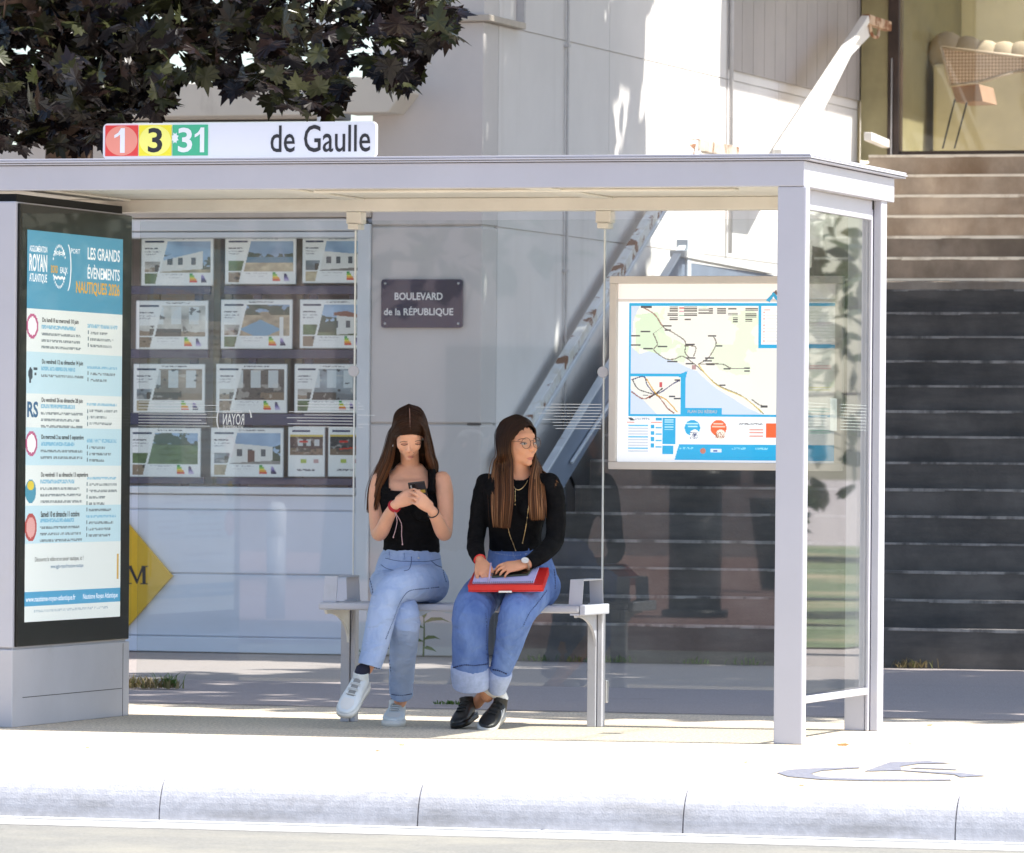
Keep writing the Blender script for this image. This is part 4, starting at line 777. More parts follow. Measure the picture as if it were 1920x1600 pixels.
for x0, x1 in ((1275, 1300), (1372, 1398), (1417, 1440)): dashes(a, U(x0), U(x1), V_(840), V_(843), S('a8e0f4'), .5)
mdisc(1317, 845, 5.5, S('c07a68')); mrect(1331, 1352, 841, 848, S('d8e4f8')); mrect(1336, 1344, 843, 846, S('3050a0'))
a[inpoly([(1433, 563), (1447, 547), (1461, 563), (1455, 566), (1447, 556), (1440, 566)])] = S('2f9cc8'); a[inpoly([(1447, 547), (1452, 543), (1456, 550), (1452, 553)])] = S('6a5c58')
# timetable columns on the far side, seen through the side glass
for k in range(6):
    c = [S('d0c0c8'), S('7ab0d8'), S('d85070'), S('d8d060'), S('58b8c0'), S('58b8a0')][k]; mrect(1500, 1556, 604 + k * 40, 606 + k * 40, c, .8); mrect(1500, 1556, 608 + k * 40, 611 + k * 40, c, .35)
ms = raster('map_sheet', a, Vector((ix0, MY + .0085, iz0)), X3 * (ix1 - ix0), Z3 * (iz1 - iz0), glow_print('map_added_glow', .28), MC)  # glow added so the map reads brighter under the roof
bm = NB(); put_text(bm, 'PLAN DU RÉSEAU', Vector((0, MY + .0075, 0)), X3, Z3, at(1288, 770, MY).x, at(1343, 770, MY).x, at(1300, 775, MY).z, at(1300, 767.5, MY).z, .02); obj('lettering', bm, m_white, ms)
bm = NB(); box(bm, ix0, ix1, MY - .002, MY + .001, iz0, iz1); obj('cover', bm, glassmat('map_cover', (.98, .985, .985), 1.45, .5, .002), MC)
# ================================================================== the two seated women
from mathutils.bvhtree import BVHTree
def proj(p):
    q = p - CAM; d = q.dot(FV); x, y = q.dot(RV) / d * FPX, HY - q.z / d * FPX
    return 960 + x * CR - y * SR, 800 + x * SR + y * CR
def bvh_of(me): return BVHTree.FromPolygons([v.co.copy() for v in me.vertices], [tuple(p.vertices) for p in me.polygons])
def hit(b, px, py, off=.0):
    d = ray(px, py).normalized(); h = b.ray_cast(CAM, d)
    return (h[0] + h[1] * off) if h[0] is not None else None
def line_on(bm, b, pts, r_, k=4, off=.0008, n=6, mi=0):
    q = [hit(b, p[0], p[1], off) for p in catmull([(x, y, 0) for x, y in pts], k)]; q = [p for p in q if p is not None]
    if len(q) > 1: tube(bm, q, r_, n=n, k=1, mi=mi)
def patch_on(bm, b, poly, off=.0012, mi=0, n=8):
    """a small patch laid on a surface: outline seen from the front, filled from its centre"""
    pts = catmull([(x, y, 0) for x, y in poly + [poly[0]]], 3)[:-1]; cx = sum(p[0] for p in pts) / len(pts); cy = sum(p[1] for p in pts) / len(pts)
    rings = []
    for f in (1.0, .55):
        rg = []
        for p in pts:
            h = None; g = f
            while h is None and g > .1: h = hit(b, cx + (p[0] - cx) * g, cy + (p[1] - cy) * g, off if f < 1 else off * .2); g -= .15
            if h is None: return
            rg.append(bm.verts.new(h))
        rings.append(rg)
    c = hit(b, cx, cy, off * 1.1); c = bm.verts.new(c); m = len(pts)
    for i in range(m):
        f = bm.faces.new((rings[0][i], rings[0][(i + 1) % m], rings[1][(i + 1) % m], rings[1][i])); f.material_index = mi; f.smooth = True
        f = bm.faces.new((rings[1][i], rings[1][(i + 1) % m], c)); f.material_index = mi; f.smooth = True
def J(rows): return [(*at(r_[0], r_[1], r_[2]), r_[3], r_[4] if len(r_) > 4 else r_[3]) for r_ in rows]
class Head:
    def __init__(s, c, f, u, k): 
        s.c = Vector(c); s.f = Vector(f).normalized(); u = Vector(u); s.u = (u - s.f * u.dot(s.f)).normalized(); s.x = s.f.cross(s.u); s.k = k
        s.R = Matrix((s.x, s.f, s.u)).transposed()
    def __call__(s, x, y, z): return s.c + (s.x * x + s.f * y + s.u * z) * s.k
    def e(s, bm, c, r_, tilt=0, mi=0): ell(bm, s(*c), [q * s.k for q in r_], s.R @ Matrix.Rotation(tilt, 3, 'X'), 20, 14, mi)
    def build(s, bm):
        s.e(bm, (0, -.015, .035), (.072, .092, .084)); s.e(bm, (0, .026, -.018), (.064, .066, .088)); s.e(bm, (0, .028, -.066), (.047, .054, .05)); s.e(bm, (0, .068, -.102), (.021, .02, .018))
        s.e(bm, (0, .066, .032), (.05, .02, .022)); s.e(bm, (0, .074, -.058), (.032, .02, .03))
        for q in (-1, 1):
            s.e(bm, (q * .034, .054, -.028), (.028, .032, .034)); s.e(bm, (q * .073, -.004, -.008), (.009, .018, .03), -.2); s.e(bm, (q * .031, .026, -.074), (.02, .036, .028))
            s.e(bm, (q * .010, .096, -.035), (.0075, .008, .0065)); s.e(bm, (q * .031, .074, .006), (.015, .01, .010))
        loft(bm, [(*s(0, .078, .02), .009 * s.k, .01 * s.k), (*s(0, .089, -.01), .009 * s.k, .01 * s.k), (*s(0, .102, -.031), .0105 * s.k, .011 * s.k), (*s(0, .095, -.04), .009 * s.k, .008 * s.k)], hint=s.x, n=10, k=3)
    def soften(s, me, it=6):
        """even out the face only, so cheeks and jaw flow into one another"""
        n = len(me.vertices); co_ = np.empty(n * 3); me.vertices.foreach_get('co', co_); co_ = co_.reshape(-1, 3); ed = np.empty(len(me.edges) * 2, int); me.edges.foreach_get('vertices', ed); ed = ed.reshape(-1, 2)
        l_ = (co_ - np.array(s.c)) @ np.array(s.R); r_ = np.linalg.norm(l_, axis=1); m_ = (r_ < .15) & ~((l_[:, 1] > .078) & (abs(l_[:, 0]) < .018) & (l_[:, 2] > -.045)); ed = ed[m_[ed].any(1)]; deg = np.maximum(np.bincount(ed.ravel(), minlength=n), 1)[:, None]
        for _ in range(it):
            ac = np.zeros_like(co_); np.add.at(ac, ed[:, 0], co_[ed[:, 1]]); np.add.at(ac, ed[:, 1], co_[ed[:, 0]]); co_[m_] += .6 * (ac / deg - co_)[m_]
        me.vertices.foreach_set('co', co_.ravel()); me.update()
def hand(bm, w, d, n, ts, curls, spread=.0, k=1.0, thumb=(.6, .55, .35), tb=.5, rf=1.0):
    w, d, n = Vector(w), Vector(d).normalized(), Vector(n); n = (n - d * n.dot(d)).normalized(); s = d.cross(n)
    loft(bm, [(*w, .021 * k, .017 * k), (*(w + d * .035 * k), .031 * k, .017 * k), (*(w + d * .072 * k), .037 * k, .0145 * k), (*(w + d * .088 * k), .036 * k, .011 * k)], hint=s, n=14, k=3)
    tips = []
    for i, (L, r_) in enumerate(((.068, .0085), (.076, .0087), (.071, .0083), (.055, .0073))):
        b = w + d * (.083 - .004 * abs(i - 1)) * k + s * (ts * (.0265 - .0178 * i) * k); dd = (d + s * ts * spread * (1.3 - i)).normalized(); pts = [(*b, r_ * k * rf * 1.05)]; c = curls[i] if isinstance(curls[i], (list, tuple)) else (curls[i], curls[i] * 1.1, curls[i] * .7)
        p = b
        for f, a in zip((.45, .3, .25), c):
            dd = (Matrix.Rotation(a * 1.0, 3, s) @ dd) if (Matrix.Rotation(.3, 3, s) @ d).dot(n) < 0 else (Matrix.Rotation(-a, 3, s) @ dd)
            p = p + dd * L * f * k; pts.append((*p, r_ * k * rf * (1 - .14 * (f < .4) - .12 * (f < .27))))
        loft(bm, pts, hint=s, n=10, k=3); tips.append((p, dd, n))
    b = w + d * .022 * k + s * ts * .018 * k; t1 = (d * thumb[0] + s * ts * thumb[1] - n * thumb[2]).normalized(); t2 = (t1 + d * tb - s * ts * .15).normalized(); p1 = b + t1 * .042 * k; p2 = p1 + t2 * .032 * k; p3 = p2 + (t2 + d * .2).normalized() * .024 * k
    loft(bm, [(*b, .015 * k), (*p1, .0112 * k), (*p2, .0098 * k), (*p3, .008 * k)], hint=n, n=10, k=3); tips.append((p3, t2, s * ts))
    return tips
def displace(me, amp, scale, stretch=(1, 1, 1), seed=0.0, mask=None):
    st = Vector(stretch); vs_ = me.vertices; nr = [v.normal.copy() for v in vs_]
    for v, n in zip(vs_, nr):
        q = Vector((v.co.x * st.x, v.co.y * st.y, v.co.z * st.z)) * scale + Vector((seed, seed * 1.7, 0)); a = amp * (mask(v.co) if mask else 1)
        f = 1 - abs(noise.noise(q)) * 2; v.co += n * (a * (f * f * .8 - .3 + .3 * noise.noise(q * 2.3)))
def joined(mes):
    bm = bmesh.new()
    for m in mes: bm.from_mesh(m)
    me = bpy.data.meshes.new('joined'); bm.to_mesh(me); bm.free(); return me
def cut(me, keep):
    bm = bmesh.new(); bm.from_mesh(me); bmesh.ops.delete(bm, geom=[f for f in bm.faces if not keep(f.calc_center_median())], context='FACES'); bm.to_mesh(me); bm.free(); return me
def hair(name, sheets, parent, colf, cap=None, seed=1, skull=None):
    r_ = random.Random(seed); bm = NB(); lay = bm.verts.layers.float_color.new('Col')
    for gA, gB, n, rad, jit, cut_ in sheets:
        for i in range(n):
            t = (i + r_.uniform(-.6, .6)) / max(1, n - 1); t = min(1, max(0, t)); u = r_.random(); pts = []; L = 1 - cut_ * r_.random() ** 2; m = len(gA); kk = max(3, int(round(m * L)))
            wob = Vector((r_.gauss(0, jit), r_.gauss(0, jit), r_.gauss(0, jit * .3)))
            for j in range(kk): f = j / (m - 1); pts.append(gA[j].lerp(gB[j], t) + wob * (.25 + f) + Vector((r_.gauss(0, jit * .12), r_.gauss(0, jit * .12), 0)))
            if skull and m > 6:
                for j in range(min(4, kk)):
                    q_ = skull.find_nearest(pts[j]); lift = (pts[j] - q_[0]).dot(q_[1])
                    if lift < .006: pts[j] = q_[0] + q_[1] * (.006 + .004 * r_.random())
            if kk == m: pts[-1] = pts[-2].lerp(pts[-1], 1 - cut_ * r_.random())
            rr2 = [rad * (.55 + .45 * min(1, j / 2)) if j < kk - 1 else rad * .25 for j in range(kk)]
            n0 = len(bm.verts); loft(bm, [(*p, q, q * .6) for p, q in zip(pts, rr2)], hint=(.3, .9, .1), n=5, k=4, cap='flat'); bm.verts.ensure_lookup_table()
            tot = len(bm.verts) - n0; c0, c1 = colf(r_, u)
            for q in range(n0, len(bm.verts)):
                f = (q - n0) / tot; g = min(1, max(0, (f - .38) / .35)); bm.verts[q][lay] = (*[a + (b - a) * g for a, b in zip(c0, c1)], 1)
    if cap:
        for c in cap:
            n0 = len(bm.verts); c(bm); bm.verts.ensure_lookup_table()
            for q in range(n0, len(bm.verts)): bm.verts[q][lay] = (.018, .0095, .006, 1)
    return obj(name, bm, m_hair, parent, True)
m_hair = colmat('brown_hair', .42, .22)
m_skin1 = M('light_skin', (.72, .38, .25), .48, var=.06, vs=14, bump=.04, bs=200, sss=.12, spec=.35)
m_skin2 = M('tanned_skin', (.68, .325, .19), .46, var=.06, vs=14, bump=.04, bs=200, sss=.12, spec=.35)
m_lip = M('lip_pink', (.5, .17, .14), .4, var=.05); m_brow = M('brow_brown', (.12, .065, .04), .8, var=.1); m_lash = M('lash_dark', (.035, .02, .015), .6, var=0)
m_nail = M('pale_nail', (.6, .36, .32), .3, var=0); m_lidshade = M('brow_shaded_eyelid', (.46, .2, .13), .5, var=.05); m_eye = M('eye_white', (.4, .36, .34), .25, var=0); m_iris = M('iris_brown', (.04, .03, .02), .2, var=0); m_shade = M('nostril', (.3, .13, .1), .8, var=0)  # eyelids darker than the face: shading from the brow painted into their colour
m_blacktop = M('black_jersey', (.006, .006, .007), .9, var=.25, vs=30, bump=.12, bs=260, spec=.12)
m_jean1 = stain(M('pale_denim', (.36, .48, .75), .85, var=.12, vs=9, bump=.25, bs=420, col2=(.42, .52, .74), stretch=(1, 1, .5)), (.2, .29, .52), 4.5, .52, .8, stretch=(1.4, 1.4, .6), amount=.45)
m_jean2 = stain(M('mid_blue_denim', (.085, .16, .42), .85, var=.15, vs=9, bump=.25, bs=420, col2=(.15, .245, .52), stretch=(1, 1, .5)), (.06, .11, .3), 4.5, .5, .8, stretch=(1.6, 1.6, .5), amount=.6)
crease(m_jean1, 8.5, .42, (1, 1, 1.9)); crease(m_jean2, 8, .42, (1.3, 1.3, 1.4), 2.0); crease(m_blacktop, 9, .28, (1, 1, 2.2), 5.0)
m_cuff = M('denim_reverse', (.35, .42, .62), .85, var=.1, vs=40, bump=.2, bs=300)
m_stitch1 = M('dark_stitch', (.035, .055, .15), .8, var=.2); m_stitch2 = M('navy_stitch', (.01, .018, .07), .8, var=.2); m_stitchl = M('light_stitch', (.4, .46, .6), .8, var=.1)
m_gold = M('gold_chain', (.75, .55, .28), .3, 1, var=.1, vs=30); m_red = M('red_plastic', (.62, .02, .018), .35, var=.06, vs=8, coat=.2)
CAMD = -FV
def ring(bm, c, ax, ra, rb, r_, hint=(0, 0, 1), n=28, m=6):
    s, u = frame_of(Vector(ax), Vector(hint)); pts = [Vector(c) + s * ra * math.cos(2 * math.pi * i / n) + u * rb * math.sin(2 * math.pi * i / n) for i in range(n)]; rg = []
    for i in range(n):
        o_ = (pts[i] - Vector(c)).normalized(); a = Vector(ax).normalized(); rg.append([bm.verts.new(pts[i] + (o_ * math.cos(2 * math.pi * j / m) + a * math.sin(2 * math.pi * j / m)) * r_) for j in range(m)])
    for i in range(n):
        for j in range(m): f = bm.faces.new((rg[i][j], rg[(i + 1) % n][j], rg[(i + 1) % n][(j + 1) % m], rg[i][(j + 1) % m])); f.smooth = True
def sneaker(parent, heel, toe, up, name, mats, lace=True, stripes=None, wid=1.0, L=.25, sock=None):
    """heel and toe are points on the underside; mats: upper, sole, tongue, lace"""
    heel, toe = Vector(heel), Vector(toe); l = (toe - heel).normalized(); up = Vector(up); up = (up - l * up.dot(l)).normalized(); s = l.cross(up); k = L / .25
    def p(a, b, c): return heel + (l * a + s * b * wid + up * c) * k
    bm = NB(); out = []
    prof = [(-.004, .0), (.0, .022), (.03, .034), (.08, .036), (.13, .04), (.18, .046), (.215, .043), (.24, .03), (.25, .01), (.25, -.01), (.238, -.03), (.21, -.04), (.17, -.04), (.12, -.034), (.07, -.033), (.03, -.032), (.0, -.022)]
    prof = [q_[:2] for q_ in catmull([(a, b, 0) for a, b in prof + prof[:1]], 3)[:-1]]; prism(bm, [p(a, b, .0) for a, b in prof], up * .024 * k); bmesh.ops.bevel(bm, geom=[e for e in bm.edges if e.calc_face_angle(0) > 1.0], offset=.004, segments=2, affect='EDGES')
    bm2 = NB(); rows = [(.004, .020, .03, .05), (.03, .031, .036, .056), (.06, .034, .036, .054), (.09, .035, .032, .05), (.12, .037, .028, .046), (.155, .041, .023, .04), (.19, .042, .018, .034), (.22, .037, .014, .03), (.243, .022, .010, .026)]
    loft(bm2, [(*p(a, .001, h), w * k * wid, hh * k) for a, w, hh, h in rows], hint=s, n=18, k=3, sq=2.3)
    loft(bm2, [(*p(.045, 0, .05), .033 * k * wid, .04 * k), (*p(.04, 0, .085), .031 * k * wid, .037 * k), (*p(.036, 0, .1), .031 * k * wid, .037 * k)], hint=s, n=18, k=3, cup=(.02, .004), cap='flat')
    me = remesh(bm2, .0028, 3); sh = obj('shoe', me, mats[0], parent, True, label=name); obj('sole', bm, mats[1], sh, True)
    b = bvh_of(me)
    def onup(a, b_): h = b.ray_cast(p(a, b_, .2), -up); return h[0] + h[1] * .0012 if h[0] is not None else p(a, b_, .07)
    if lace:
        bm = NB(); g = [[onup(a, q) + up * .001 for q in (-.014, -.005, .005, .014)] for a in (.075, .095, .12, .145, .165)]; g = [[bm.verts.new(q) for q in r_] for r_ in g]
        for A, B_ in zip(g, g[1:]):
            for i in range(3): bm.faces.new((A[i], A[i + 1], B_[i + 1], B_[i]))
        obj('tongue', bm, mats[2], sh, True)
        bm = NB()
        for i, a in enumerate((.078, .093, .108, .123, .138, .152)): tube(bm, [onup(a + (.006 if i % 2 else -.002), q) + up * .0025 for q in (-.02, -.01, 0, .01, .02)], .0028 * k, n=6, k=2)
        obj('lace', bm, mats[3], sh, True)
        bm = NB(); g = [[onup(a, q * w) for q in (-1, -.5, 0, .5, 1)] for a, w in ((.178, .02), (.2, .028), (.222, .022), (.236, .012))]; g = [[bm.verts.new(q) for q in r_] for r_ in g]
        for A, B_ in zip(g, g[1:]):
            for i in range(4): bm.faces.new((A[i], A[i + 1], B_[i + 1], B_[i]))
        obj('toe_cap', bm, mats[4] if len(mats) > 4 else mats[1], sh, True)
    if stripes:
        bm = NB(); sd = stripes[0]
        for a in (.085, .103, .121):
            q = []
            for t in np.linspace(0, 1, 7):
                o_ = p(a + .03 * (1 - t) - .012, sd * .08, .026 + .042 * t); h = b.ray_cast(o_, -s * sd)
                if h[0] is not None: q.append(h[0] + h[1] * .0012)
            if len(q) > 2: loft(bm, [(*c, .0045 * k, .0012) for c in q], hint=l, n=6, k=2, cap='flat')
        obj('stripe', bm, stripes[1], sh)
    if sock:
        bm = NB(); loft(bm, [(*p(.04, 0, .08), .027 * k, .03 * k), (*p(.036, 0, .11), .026 * k, .029 * k), (*(p(.034, 0, .11) + (Vector(sock[0]) - p(.034, 0, .11)) * 1.0), .027 * k, .029 * k)], hint=s, n=14, k=3, cap='flat'); obj('sock', bm, sock[1], parent, True)
    return sh

# ------------------------------------------------------------------ first woman: black vest, pale jeans, looking at a telephone
P1 = thing('person', 'woman in black vest and pale crossed-leg jeans looking down at a phone', 'person', (-1.93, 1.0, 0), 'young women waiting on the bench')
f1 = (RV * -.03 + CAMD * .985).normalized(); pit = R(37); H1 = Head(at(767, 813, .87), f1 * math.cos(pit) - UV * math.sin(pit), UV * math.cos(pit) + f1 * math.sin(pit) + RV * .03, .875)
torso1 = J([(768, 1100, 1.06, .11, .09), (769, 1062, 1.06, .12, .095), (771, 1030, 1.05, .117, .085), (771, 990, 1.035, .117, .084), (770, 948, 1.02, .132, .088), (769, 918, 1.01, .14, .08), (768, 897, 1.01, .122, .062), (768, 882, 1.0, .075, .05)])
bust1 = [((746, 952), (.05, .045, .052)), ((794, 952), (.05, .045, .052))]
armL = J([(714, 898, 1.0, .04), (707, 922, .99, .038), (705, 960, .97, .034), (708, 998, .93, .032), (715, 996, .88, .033), (727, 970, .82, .029), (741, 946, .765, .022)])
armR = J([(827, 898, 1.0, .041), (833, 922, .99, .039), (835, 960, .97, .035), (834, 999, .93, .032), (828, 995, .88, .033), (819, 975, .82, .029), (809, 957, .765, .022)])
bm = NB(); H1.build(bm); loft(bm, torso1, hint=RV, n=24)
loft(bm, J([(768, 893, 1.0, .07, .05), (768, 876, 1.0, .044, .045), (768, 862, .99, .041, .043), (767, 838, .955, .042, .05)]), hint=RV, n=18)
for (x, y), r_ in bust1: ell(bm, at(x, y, .955), r_)
for s_ in (): loft(bm, J([(768 + s_ * 12, 886, .955, .012), (768 + s_ * 38, 884, .965, .012), (768 + s_ * 56, 888, .98, .02)]), n=10)   # collar bones
loft(bm, armL, hint=RV, n=16, k=5); loft(bm, armR, hint=RV, n=16, k=5)
wl, wr = Vector(armL[-1][:3]), Vector(armR[-1][:3])
tl = hand(bm, wl, RV * .8 + UV * .42 + CAMD * .35, CAMD * .9 - RV * .3 - UV * .1, -1, [(.35, .5, .4), (.4, .55, .4), (.42, .6, .4), (.45, .6, .4)], .07, .93, thumb=(.75, .3, .6), rf=.86)
tr_ = hand(bm, wr, -RV * .6 + UV * .55 + CAMD * .5, CAMD * .85 + RV * .5, 1, [(.4, .6, .4), (.45, .6, .4), (.5, .6, .4), (.55, .6, .4)], .07, .93, thumb=(.75, .3, .6), rf=.86)
legB = J([(736, 1096, 1.02, .06), (744, 1118, .85, .06), (760, 1160, .72, .055), (757, 1220, .82, .045), (752, 1290, .97, .031), (750, 1318, 1.0, .028)])
legA = J([(796, 1096, 1.02, .06), (780, 1094, .84, .06), (740, 1106, .66, .055), (716, 1165, .62, .046), (700, 1220, .6, .034), (687, 1256, .592, .026)])
loft(bm, legA, hint=RV, n=14); loft(bm, legB, hint=RV, n=14)
body = remesh(bm, .0034, 5, .5); H1.soften(body, 14); b1 = bvh_of(body)
ex = NB(); ex.from_mesh(body)
for pl_, r_, mi in (([(751.5, 833.6), (756, 835), (760, 834.8), (764, 833.2)], .0014, 3), ([(778, 832.6), (782, 834), (786, 833.6), (789.5, 831.6)], .0014, 3), ([(749.5, 829.6), (756, 827.8), (763.5, 829)], .0013, 2), ([(777.5, 828), (784, 826.4), (790.5, 827.6)], .0013, 2)): line_on(ex, b1, pl_, r_, mi=mi)
patch_on(ex, b1, [(763, 855.8), (767, 854.6), (769.4, 855), (771.8, 854.6), (776, 855.6), (769.5, 856.6)], .0012, 1); patch_on(ex, b1, [(764, 857), (769.5, 857.4), (775.2, 856.8), (772.4, 859.4), (766.8, 859.5)], .0014, 1)
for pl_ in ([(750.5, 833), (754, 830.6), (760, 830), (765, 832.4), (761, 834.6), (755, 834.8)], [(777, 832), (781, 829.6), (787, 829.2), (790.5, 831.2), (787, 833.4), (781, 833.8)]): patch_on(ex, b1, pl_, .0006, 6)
for x in (766.4, 775.0): patch_on(ex, b1, [(x - 1.3, 849), (x, 848.3), (x + 1.3, 849), (x, 849.8)], .0004, 5)
for p, d, n in tl[:4] + tr_[:4]: ell(ex, p + n * .0045 - d * .002, (.0052, .0052, .0028), frame_mat := Matrix((d.cross(n), d, n)).transposed(), 8, 6, 4)
me = bpy.data.meshes.new('body'); ex.to_mesh(me); ex.free()
bo = obj('body', me, [m_skin1, m_lip, m_brow, m_lash, m_nail, m_shade, m_lidshade], P1, True)
# vest
bm = NB(); loft(bm, [(x, y, z, a + .008, b + .008) for x, y, z, a, b in torso1[1:]], hint=RV, n=26)
for (x, y), r_ in bust1: ell(bm, at(x, y, .955), [q + .009 for q in r_])
loft(bm, J([(722, 920, 1.0, .02, .07), (721, 895, 1.0, .018, .06), (722, 884, 1.01, .015, .03)]), hint=RV, n=12); loft(bm, J([(810, 920, 1.0, .02, .07), (811, 895, 1.0, .018, .06), (810, 884, 1.01, .015, .03)]), hint=RV, n=12)
vest = remesh(bm, .0034, 5)
def keep1(c):
    x, y = proj(c)
    if y > 1036 + (x - 770) * .06: return False
    if x < 715: return y > 930
    if x > 817: return y > 930
    if 727 < x < 803: return y > 922 - (6 if abs(x - 765) > 33 else 0) if c.y < 1.02 else y > 905
    return y > 880
bvv = bvh_of(vest); cut(vest, keep1); displace(vest, .003, 12, (1, 1, 2.2), 3); vo = obj('vest', vest, m_blacktop, P1, True); bm = NB()
for q in ([(727.5, 884), (727, 905), (728, 917), (735, 921.5), (768, 922.5), (796, 921.5), (802, 917), (803.5, 905), (803, 884)], [(715, 884), (714.5, 905), (714, 931)], [(817, 884), (817.5, 905), (818, 931)]): line_on(bm, bvv, q, .0034, 5, 0)
obj('hem', bm, m_blacktop, vo, True)
# jeans: waist and standing leg, then the leg crossed over it
bm = NB(); loft(bm, J([(771, 1030, 1.045, .122, .092), (770, 1046, 1.05, .136, .104), (766, 1075, 1.05, .15, .122), (764, 1102, 1.05, .155, .13), (764, 1118, 1.05, .145, .12)]), hint=RV, n=28, cup=None)
loft(bm, J([(728, 1096, 1.03, .088), (738, 1116, .86, .083), (755, 1156, .71, .074), (758, 1190, .75, .064, .066), (754, 1240, .86, .058, .06), (752, 1280, .95, .054, .057), (752, 1303, .99, .053, .057)]), hint=RV, n=22, k=5, cup=(.07, .006))
jb = remesh(bm, .0034, 5); displace(jb, .0035, 9, (1.2, 1, 2.2), 5, lambda c: .4 + .9 * max(0, 1 - abs(c.z - .5) / .16) + .3 * (c.z < .25))
bm = NB(); loft(bm, J([(806, 1096, 1.03, .088), (788, 1094, .87, .083), (758, 1096, .72, .078), (733, 1110, .64, .07), (719, 1140, .615, .066), (711, 1175, .6, .062), (702, 1215, .58, .057, .06), (692, 1250, .565, .052, .056)]), hint=(0, 0, 1), n=22, k=5, cup=(.07, .006))
ja = remesh(bm, .0034, 5); displace(ja, .0035, 9, (1.3, 1, 1.8), 9, lambda c: .35 + 1.0 * max(0, 1 - abs(c.z - .57) / .13) * (c.y < .95))
jm = joined([jb, ja]); bj = bvh_of(jm); jo = obj('jeans', jm, m_jean1, P1, True)
bm = NB(); bl = NB()
def dotted(bmx, b, pts, r_, step=3.4, duty=.62):
    q = catmull([(x, y, 0) for x, y in pts], 26); acc = 0; on = []
    for p, n in zip(q, q[1:]):
        L = math.hypot(n[0] - p[0], n[1] - p[1]); acc += L
        if (acc / step) % 1 < duty: on.append(p)
        else:
            if len(on) > 1: line_on(bmx, b, [(a[0], a[1]) for a in on], r_, 1)
            on = []
    if len(on) > 1: line_on(bmx, b, [(a[0], a[1]) for a in on], r_, 1)
dotted(bm, bj, [(822, 1101), (795, 1104), (770, 1107), (757, 1117), (747, 1135), (738, 1160), (728, 1185), (722, 1200)], .0024); dotted(bm, bj, [(727, 1215), (730, 1240), (733, 1262)], .0021, 6); dotted(bm, bj, [(734, 1302), (752, 1304), (771, 1301)], .0027, 4, .7); dotted(bm, bj, [(674, 1246), (690, 1250), (712, 1254)], .0027, 4, .7)
dotted(bm, bj, [(693, 1085), (697, 1100), (699, 1112)], .0024, 5); dotted(bm, bj, [(829, 1062), (832, 1080), (836, 1092)], .0024, 4)
line_on(bm, bj, [(714, 1059), (724, 1066), (738, 1070)], .0011); line_on(bm, bj, [(808, 1052), (818, 1060), (828, 1064)], .0014); line_on(bm, bj, [(771, 1044), (770, 1058), (766, 1068), (757, 1071)], .0014); line_on(bm, bj, [(722, 1047), (745, 1052), (770, 1053), (800, 1053), (825, 1048)], .0011)
obj('seam', bm, m_stitch1, jo)
for x, y in ((757, 1043), (783, 1044), (729, 1041), (808, 1042)):
    bm = NB(); line_on(bm, bj, [(x, y - 6), (x + .5, y + 7)], .0032); obj('belt_loop', bm, m_jean1, jo); bm = NB(); h = hit(bj, 784, 1047, .002)
if h: ell(bm, h, (.006, .004, .006), u=12, v=8)
obj('button', bm, m_steel, jo)
hem_l = at(688, 1262, .59)
w_up = M('white_leather', (.68, .72, .74), .4, var=.05, vs=9); w_so = M('off_white_rubber', (.72, .71, .68), .5, var=.05, vs=9); w_to = M('grey_tongue', (.27, .27, .26), .7, var=.1, vs=20); w_la = M('pale_lace', (.6, .62, .62), .8, var=.05)
m_navy = M('navy_sock', (.02, .022, .05), .9, var=.2, vs=20)
h1 = Vector((at(744, 1352, 1.06).x, 1.07, .0)); t1 = Vector((at(735, 1362, .82).x, .83, .0)); sneaker(P1, h1, t1, UV, 'white trainer flat on the ground', (w_up, w_so, w_to, w_la), wid=1.14, L=.262, sock=(at(750, 1300, 1.0), m_navy))
ax_ = (-RV * .36 - UV * .55 + CAMD * .78).normalized(); upv = (CAMD * .72 + UV * .62 - RV * .12); hA = at(678, 1277, .60) ; sneaker(P1, hA - upv.normalized() * .05 - ax_ * .02, hA - upv.normalized() * .05 + ax_ * .23, upv, 'white trainer hanging in the air', (w_up, w_so, w_to, w_la), wid=1.1, L=.25, sock=(at(690, 1252, .58), m_navy))
# hair
def G(*p): return list(p)
hl = H1
cb = NB(); hl.e(cb, (0, -.024, .04), (.0785, .0985, .0895)); CAPB = BVHTree.FromBMesh(cb); cb.free()
def oc(x, y, Y, off=.005):
    n_ = CAPB.find_nearest(at(x, y, Y)); return n_[0] + n_[1] * off
def face(x, y, off=.004):
    h = hit(b1, x, y, off); return h if h is not None else at(x, y, .9)
fL = G(face(770, 814), face(757, 816), face(747, 818), at(740.5, 827, .84), at(737.5, 845, .85), at(734, 865, .89), at(726, 886, .92), at(714, 916, .935), at(704, 960, .935))
mL = G(oc(767.5, 788, .8, .006), oc(755, 793, .8, .012), oc(744, 803, .83, .014), at(735, 822, .85), at(729, 843, .88), at(723, 864, .92), at(712, 888, .95), at(702, 917, .965), at(696, 962, .96))
bL = G(oc(766, 764, .9), oc(753, 768, .91), oc(740, 785, .92, .008), at(730, 810, .94), at(722, 838, .97), at(713, 865, 1.0), at(701, 889, 1.035), at(691, 918, 1.035), at(688, 962, 1.01))
fR = G(face(770, 814), face(783, 816), face(791, 818), at(796.5, 827, .84), at(798.5, 843, .86), at(800.5, 858, .92), at(805, 872, .99), at(808, 888, 1.06), at(806, 930, 1.1))
mR = G(oc(767.5, 788, .8, .006), oc(781, 792, .8, .012), oc(791, 803, .83, .014), at(799, 821, .85), at(803, 840, .89), at(807, 857, .95), at(812, 872, 1.02), at(813, 889, 1.075), at(809, 930, 1.11))
